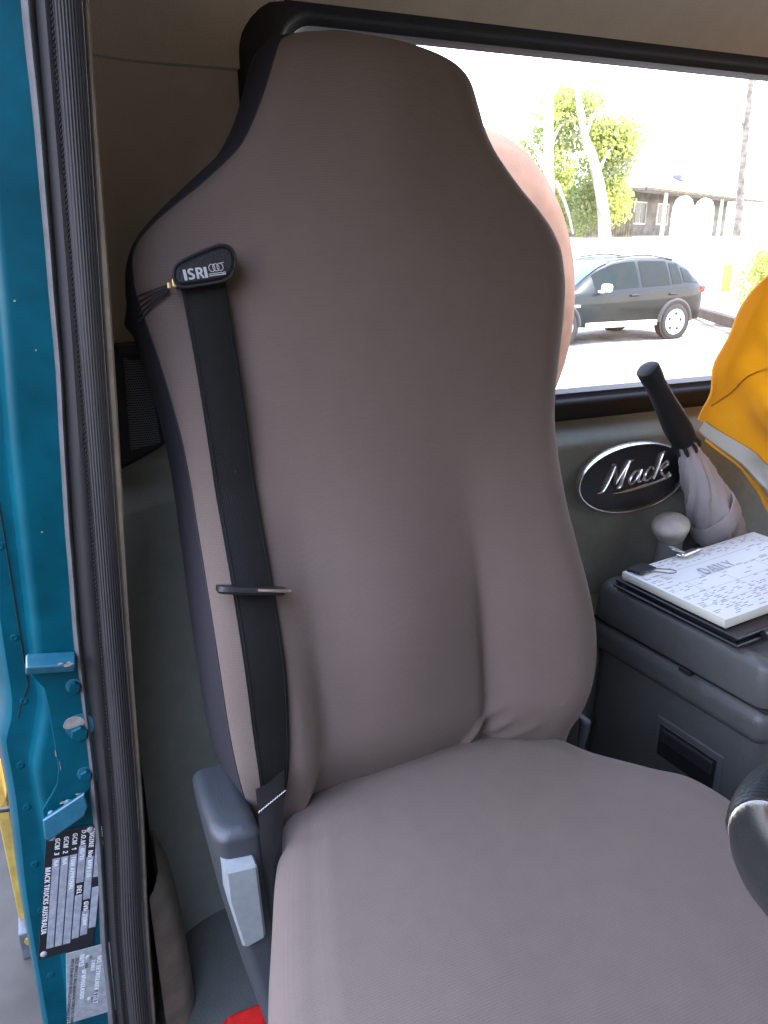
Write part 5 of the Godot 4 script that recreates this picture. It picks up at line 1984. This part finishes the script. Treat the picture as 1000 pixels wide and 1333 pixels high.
func house() -> void:
	var c0 := Vector3(28.6, 1.72, -33.6)
	var c1 := Vector3(46.5, 1.72, -42.6)
	var X := frame(c0, c1 - c0, Vector3.UP)   # x along the front, z towards the street
	var L := c0.distance_to(c1)
	var t := thing("house", "low house with pale tiled roof, shaded veranda and white posts", "house", (c0 + c1) / 2)
	var w := MB.new()
	w.box(Vector3(L / 2, 1.2, -4.5), Vector3(L - 1.0, 2.5, 6.0), 0.02, X)
	obj("wall", w, M.house_wall, t)
	var fl := MB.new()
	fl.box(Vector3(L / 2, 0.04, -0.6), Vector3(L - 0.5, 0.16, 2.2), 0.02, X)
	obj("veranda_floor", fl, M.house_white, t)
	var r := MB.new()
	r.angle = 20
	var e := [Vector3(-0.4, 2.42, 0.6), Vector3(L + 0.4, 2.42, 0.6), Vector3(L + 0.4, 2.42, -8.0), Vector3(-0.4, 2.42, -8.0)]
	var k0 := Vector3(3.6, 4.1, -3.7)
	var k1 := Vector3(L - 3.6, 4.1, -3.7)
	for i in 4:
		e[i] = X * e[i]
	k0 = X * k0
	k1 = X * k1
	r.quad(e[0], k0, k1, e[1])
	r.quad(e[2], k1, k0, e[3])
	r.tri(e[3], k0, e[0])
	r.tri(e[1], k1, e[2])
	r.quad(e[0], e[1], e[2], e[3])
	var roof := obj("roof", r, M.roof_tile, t)
	var gu := MB.new()
	gu.box(Vector3(L / 2, 2.36, 0.64), Vector3(L + 0.8, 0.16, 0.12), 0.03, X)
	obj("gutter", gu, M.palings, roof)
	var vent := MB.new()
	vent.box(Vector3(10.6, 3.5, -1.9), Vector3(0.6, 0.4, 0.6), 0.1, X)
	obj("roof_vent", vent, M.grey_metal, roof)
	for x in [3.1, 6.1, 9.2, 12.4, 15.8]:
		var p := MB.new()
		p.box(Vector3(x, 1.2, 0.35), Vector3(0.16, 2.3, 0.16), 0.02, X)
		obj("veranda_post", p, M.house_white, t)
	for x in [2.4, 5.6]:
		var p := MB.new()
		p.angle = 60
		p.lathe([Vector2(0.55, 0.0), Vector2(0.55, 1.2), Vector2(0.52, 1.7), Vector2(0.40, 2.0), Vector2(0.2, 2.15), Vector2(0, 2.18)], 20, X * Transform3D(Basis.IDENTITY, Vector3(x, -0.1, 1.6)))
		obj("rendered_pier", p, M.house_white, t)
	var d := MB.new()
	d.box(Vector3(0.95, 1.05, -1.46), Vector3(0.95, 2.05, 0.08), 0.02, X)
	obj("door", d, M.door_blue, t)
	for x in [4.2, 7.6, 11.0, 14.2]:
		var f := MB.new()
		f.box(Vector3(x, 1.35, -1.47), Vector3(1.7, 1.2, 0.08), 0.02, X)
		var fr := obj("window", f, M.house_white, t)
		var g := MB.new()
		for s in [-1, 1]:
			g.box(Vector3(x + 0.4 * s, 1.35, -1.44), Vector3(0.72, 1.05, 0.06), 0.01, X)
		obj("pane", g, M.car_glass, fr)
	# paling fence left of the house
	var a := Vector3(24.3, 1.35, -33.4)
	var b := Vector3(28.2, 1.5, -33.2)
	var fe := thing("paling_fence", "brown timber paling fence below the leafy tree", "fence", (a + b) / 2)
	for k in 26:
		var pm := MB.new()
		var q := k / 25.0
		pm.box(a.lerp(b, q) + Vector3(0, 0.75, 0), Vector3(0.145, 1.5 + 0.04 * sin(k * 7.0), 0.03), 0.006)
		obj("paling", pm, M.palings, fe)
	for y in [0.35, 1.15]:
		var rm := MB.new()
		rm.box(Vector3.ZERO, Vector3(a.distance_to(b), 0.09, 0.04), 0.005, frame((a + b) / 2 + Vector3(0, y, -0.04), b - a, Vector3.UP))
		obj("rail", rm, M.palings, fe)


func leaf_cloud(called: String, parent: Node3D, blobs: Array, count: int, size: float, m: Material, seed_: int) -> void:
	var leaf := MB.new()
	leaf.quad(Vector3(-0.5, 0, 0), Vector3(0, 0.12, 0.5), Vector3(0.5, 0, 0), Vector3(0, 0.12, -0.5))
	var mesh := leaf.commit()
	mesh.surface_set_material(0, m)
	rng.seed = seed_
	var mm := MultiMesh.new()
	mm.transform_format = MultiMesh.TRANSFORM_3D
	mm.mesh = mesh
	mm.instance_count = count
	var o := origin_of(parent)
	for i in count:
		var b: Array = blobs[rng.randi() % blobs.size()]
		var d := Vector3(rng.randfn(), rng.randfn(), rng.randfn()).normalized() * pow(rng.randf(), 0.42)
		var p: Vector3 = b[0] + d * (b[1] as Vector3)
		var s := size * rng.randf_range(0.6, 1.35)
		var bs := Basis(Vector3(rng.randfn(), rng.randfn(), rng.randfn()).normalized(), rng.randf() * TAU).scaled(Vector3(s, s, s * 0.6))
		mm.set_instance_transform(i, Transform3D(bs, p - o))
	var mi := MultiMeshInstance3D.new()
	mi.multimesh = mm
	mi.name = called
	mi.set_meta("kind", "stuff")
	parent.add_child(mi, true)


func trees() -> void:
	var at := Vector3(16.55, 1.2, -24.0)
	var t := thing("gum_tree", "leafy tree with two white trunks beyond the parked car", "tree", at)
	var tr := MB.new()
	tr.angle = 60
	tr.tube(curve([[16.9, 0.7, -24.0], [16.75, 2.4, -24.0], [16.55, 4.0, -24.0], [16.35, 6.2, -24.0], [16.2, 7.5, -24.1]], 24), PackedFloat32Array(ramp(0.24, 0.12, 24)), 12)
	obj("trunk", tr, M.white_bark, t)
	var tr2 := MB.new()
	tr2.angle = 60
	tr2.tube(curve([[19.25, 0.9, -24.0], [19.15, 2.0, -24.0], [18.85, 3.2, -24.0], [18.35, 4.4, -24.0], [17.95, 5.2, -24.1], [17.6, 6.6, -24.2]], 26), PackedFloat32Array(ramp(0.26, 0.10, 26)), 12)
	obj("trunk", tr2, M.white_bark, t)
	for l in [[[16.5, 4.4, -24.0], [17.0, 5.2, -24.3], [17.6, 5.6, -24.6]], [[16.9, 3.6, -24.0], [17.6, 2.7, -24.2], [18.0, 1.9, -24.3]], [[18.6, 3.8, -24.0], [19.2, 4.6, -24.3], [19.8, 5.0, -24.5]], [[18.0, 5.1, -24.0], [18.6, 5.9, -24.4], [19.0, 6.2, -24.4]], [[16.4, 5.2, -24.0], [15.8, 5.6, -24.3], [15.4, 5.7, -24.4]]]:
		var lm := MB.new()
		lm.tube(curve(l, 10), PackedFloat32Array(ramp(0.07, 0.03, 10)), 8)
		obj("limb", lm, M.white_bark, t)
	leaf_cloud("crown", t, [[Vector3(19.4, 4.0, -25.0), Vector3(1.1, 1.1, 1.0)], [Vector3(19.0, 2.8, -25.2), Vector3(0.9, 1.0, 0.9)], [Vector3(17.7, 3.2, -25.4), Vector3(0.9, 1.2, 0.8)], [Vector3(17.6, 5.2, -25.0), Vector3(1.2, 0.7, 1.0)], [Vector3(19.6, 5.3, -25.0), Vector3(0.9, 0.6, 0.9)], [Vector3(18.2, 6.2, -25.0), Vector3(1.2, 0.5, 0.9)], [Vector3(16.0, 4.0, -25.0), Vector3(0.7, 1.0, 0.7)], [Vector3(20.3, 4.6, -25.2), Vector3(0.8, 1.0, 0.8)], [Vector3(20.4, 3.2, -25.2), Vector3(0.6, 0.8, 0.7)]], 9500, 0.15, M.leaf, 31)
	leaf_cloud("leaves_painted_sunlit", t, [[Vector3(19.8, 3.0, -24.4), Vector3(0.8, 0.9, 0.7)], [Vector3(19.3, 5.0, -24.6), Vector3(1.2, 0.9, 0.8)], [Vector3(17.6, 5.9, -24.6), Vector3(1.5, 0.8, 0.8)], [Vector3(17.4, 4.0, -24.6), Vector3(0.6, 1.0, 0.6)], [Vector3(20.3, 5.2, -24.7), Vector3(0.8, 0.8, 0.7)]], 3800, 0.145, M.leaf_bright, 32)  # brighter leaf colour stands in for sunlight on these leaves
	# slim bare tree at the right
	var pt := thing("bare_tree", "slim bare tree with thin branches near right edge of window", "tree", Vector3(27.8, 1.5, -26.0))
	var pm := MB.new()
	pm.angle = 60
	pm.tube(curve([[27.75, 0.8, -26.0], [27.72, 2.5, -26.0], [27.55, 4.2, -26.0], [27.42, 6.0, -26.0], [27.28, 8.2, -26.0], [27.2, 9.5, -26.0]], 24), PackedFloat32Array(ramp(0.19, 0.09, 24)), 10)
	obj("trunk", pm, M.grey_bark, pt)
	for l in [[[27.3, 7.2, -26.0], [27.6, 7.8, -26.0], [28.1, 8.2, -25.9], [28.4, 8.3, -25.9]], [[27.45, 5.6, -26.0], [27.1, 6.3, -26.0], [26.9, 6.9, -26.0]], [[27.65, 3.2, -26.0], [27.3, 3.8, -25.9], [27.25, 4.2, -25.9]], [[27.35, 6.6, -26.0], [27.8, 6.9, -26.1], [28.3, 7.5, -26.2]]]:
		var lm := MB.new()
		lm.tube(curve(l, 10), PackedFloat32Array(ramp(0.05, 0.015, 10)), 6)
		obj("branch", lm, M.grey_bark, pt)
	# yellow green bush at the right
	var bu := thing("bush", "yellow green bush at the right edge above the jacket", "bush", Vector3(15.1, 0.0, -13.2))
	var bm := MB.new()
	bm.tube(V3([[15.1, 0.0, -13.2], [15.1, 0.7, -13.2]]), 0.05, 8)
	obj("stem", bm, M.grey_bark, bu)
	leaf_cloud("foliage", bu, [[Vector3(15.1, 0.75, -13.2), Vector3(0.62, 0.7, 0.6)], [Vector3(15.3, 1.2, -13.2), Vector3(0.45, 0.4, 0.5)]], 1500, 0.10, M.leaf_bright, 41)


func ramp(a: float, b: float, n: int) -> Array:
	var r := []
	for i in n:
		r.append(lerpf(a, b, float(i) / (n - 1)))
	return r


# ---------------------------------------------------------------- scene
func _ready() -> void:
	var cam := Camera3D.new()
	cam.name = "camera"
	cam.fov = 67.37
	cam.near = 0.03
	cam.far = 2000.0
	cam.position = Vector3(0, 1.8, 0)
	cam.rotation = Vector3(deg_to_rad(-19.7), deg_to_rad(-23.5), 0)
	cam.current = true
	add_child(cam)
	var env := Environment.new()
	env.background_mode = Environment.BG_SKY
	var psm := ProceduralSkyMaterial.new()
	psm.sky_top_color = Color(0.65, 0.715, 0.87)
	psm.sky_horizon_color = Color(0.95, 0.92, 0.86)
	psm.ground_bottom_color = Color(0.45, 0.43, 0.40)
	psm.ground_horizon_color = Color(0.80, 0.80, 0.78)
	psm.sky_curve = 0.15
	psm.sky_energy_multiplier = 1.8
	var sky := Sky.new()
	sky.sky_material = psm
	env.sky = sky
	env.tonemap_mode = Environment.TONE_MAPPER_LINEAR
	env.tonemap_exposure = 3.8
	env.sdfgi_enabled = true
	env.ssao_enabled = true
	env.ssil_enabled = true
	var we := WorldEnvironment.new()
	we.name = "environment"
	we.environment = env
	add_child(we)
	var sun := DirectionalLight3D.new()
	sun.name = "sun"
	sun.light_energy = 1.3
	sun.light_color = Color(1.0, 0.955, 0.88)
	sun.light_angular_distance = 0.5
	sun.shadow_enabled = true
	add_child(sun)
	sun.look_at_from_position(Vector3(0.55, 1.0, 0.12), Vector3.ZERO, Vector3(0, 0, 1))
	materials()
	outside()
	cab()
	pillar()
	seal()
	seat()
	belt()
	badge()
	storage_box()
	paperwork()
	bottle()
	umbrella()
	jacket()
	steering_wheel()
	floor_things()
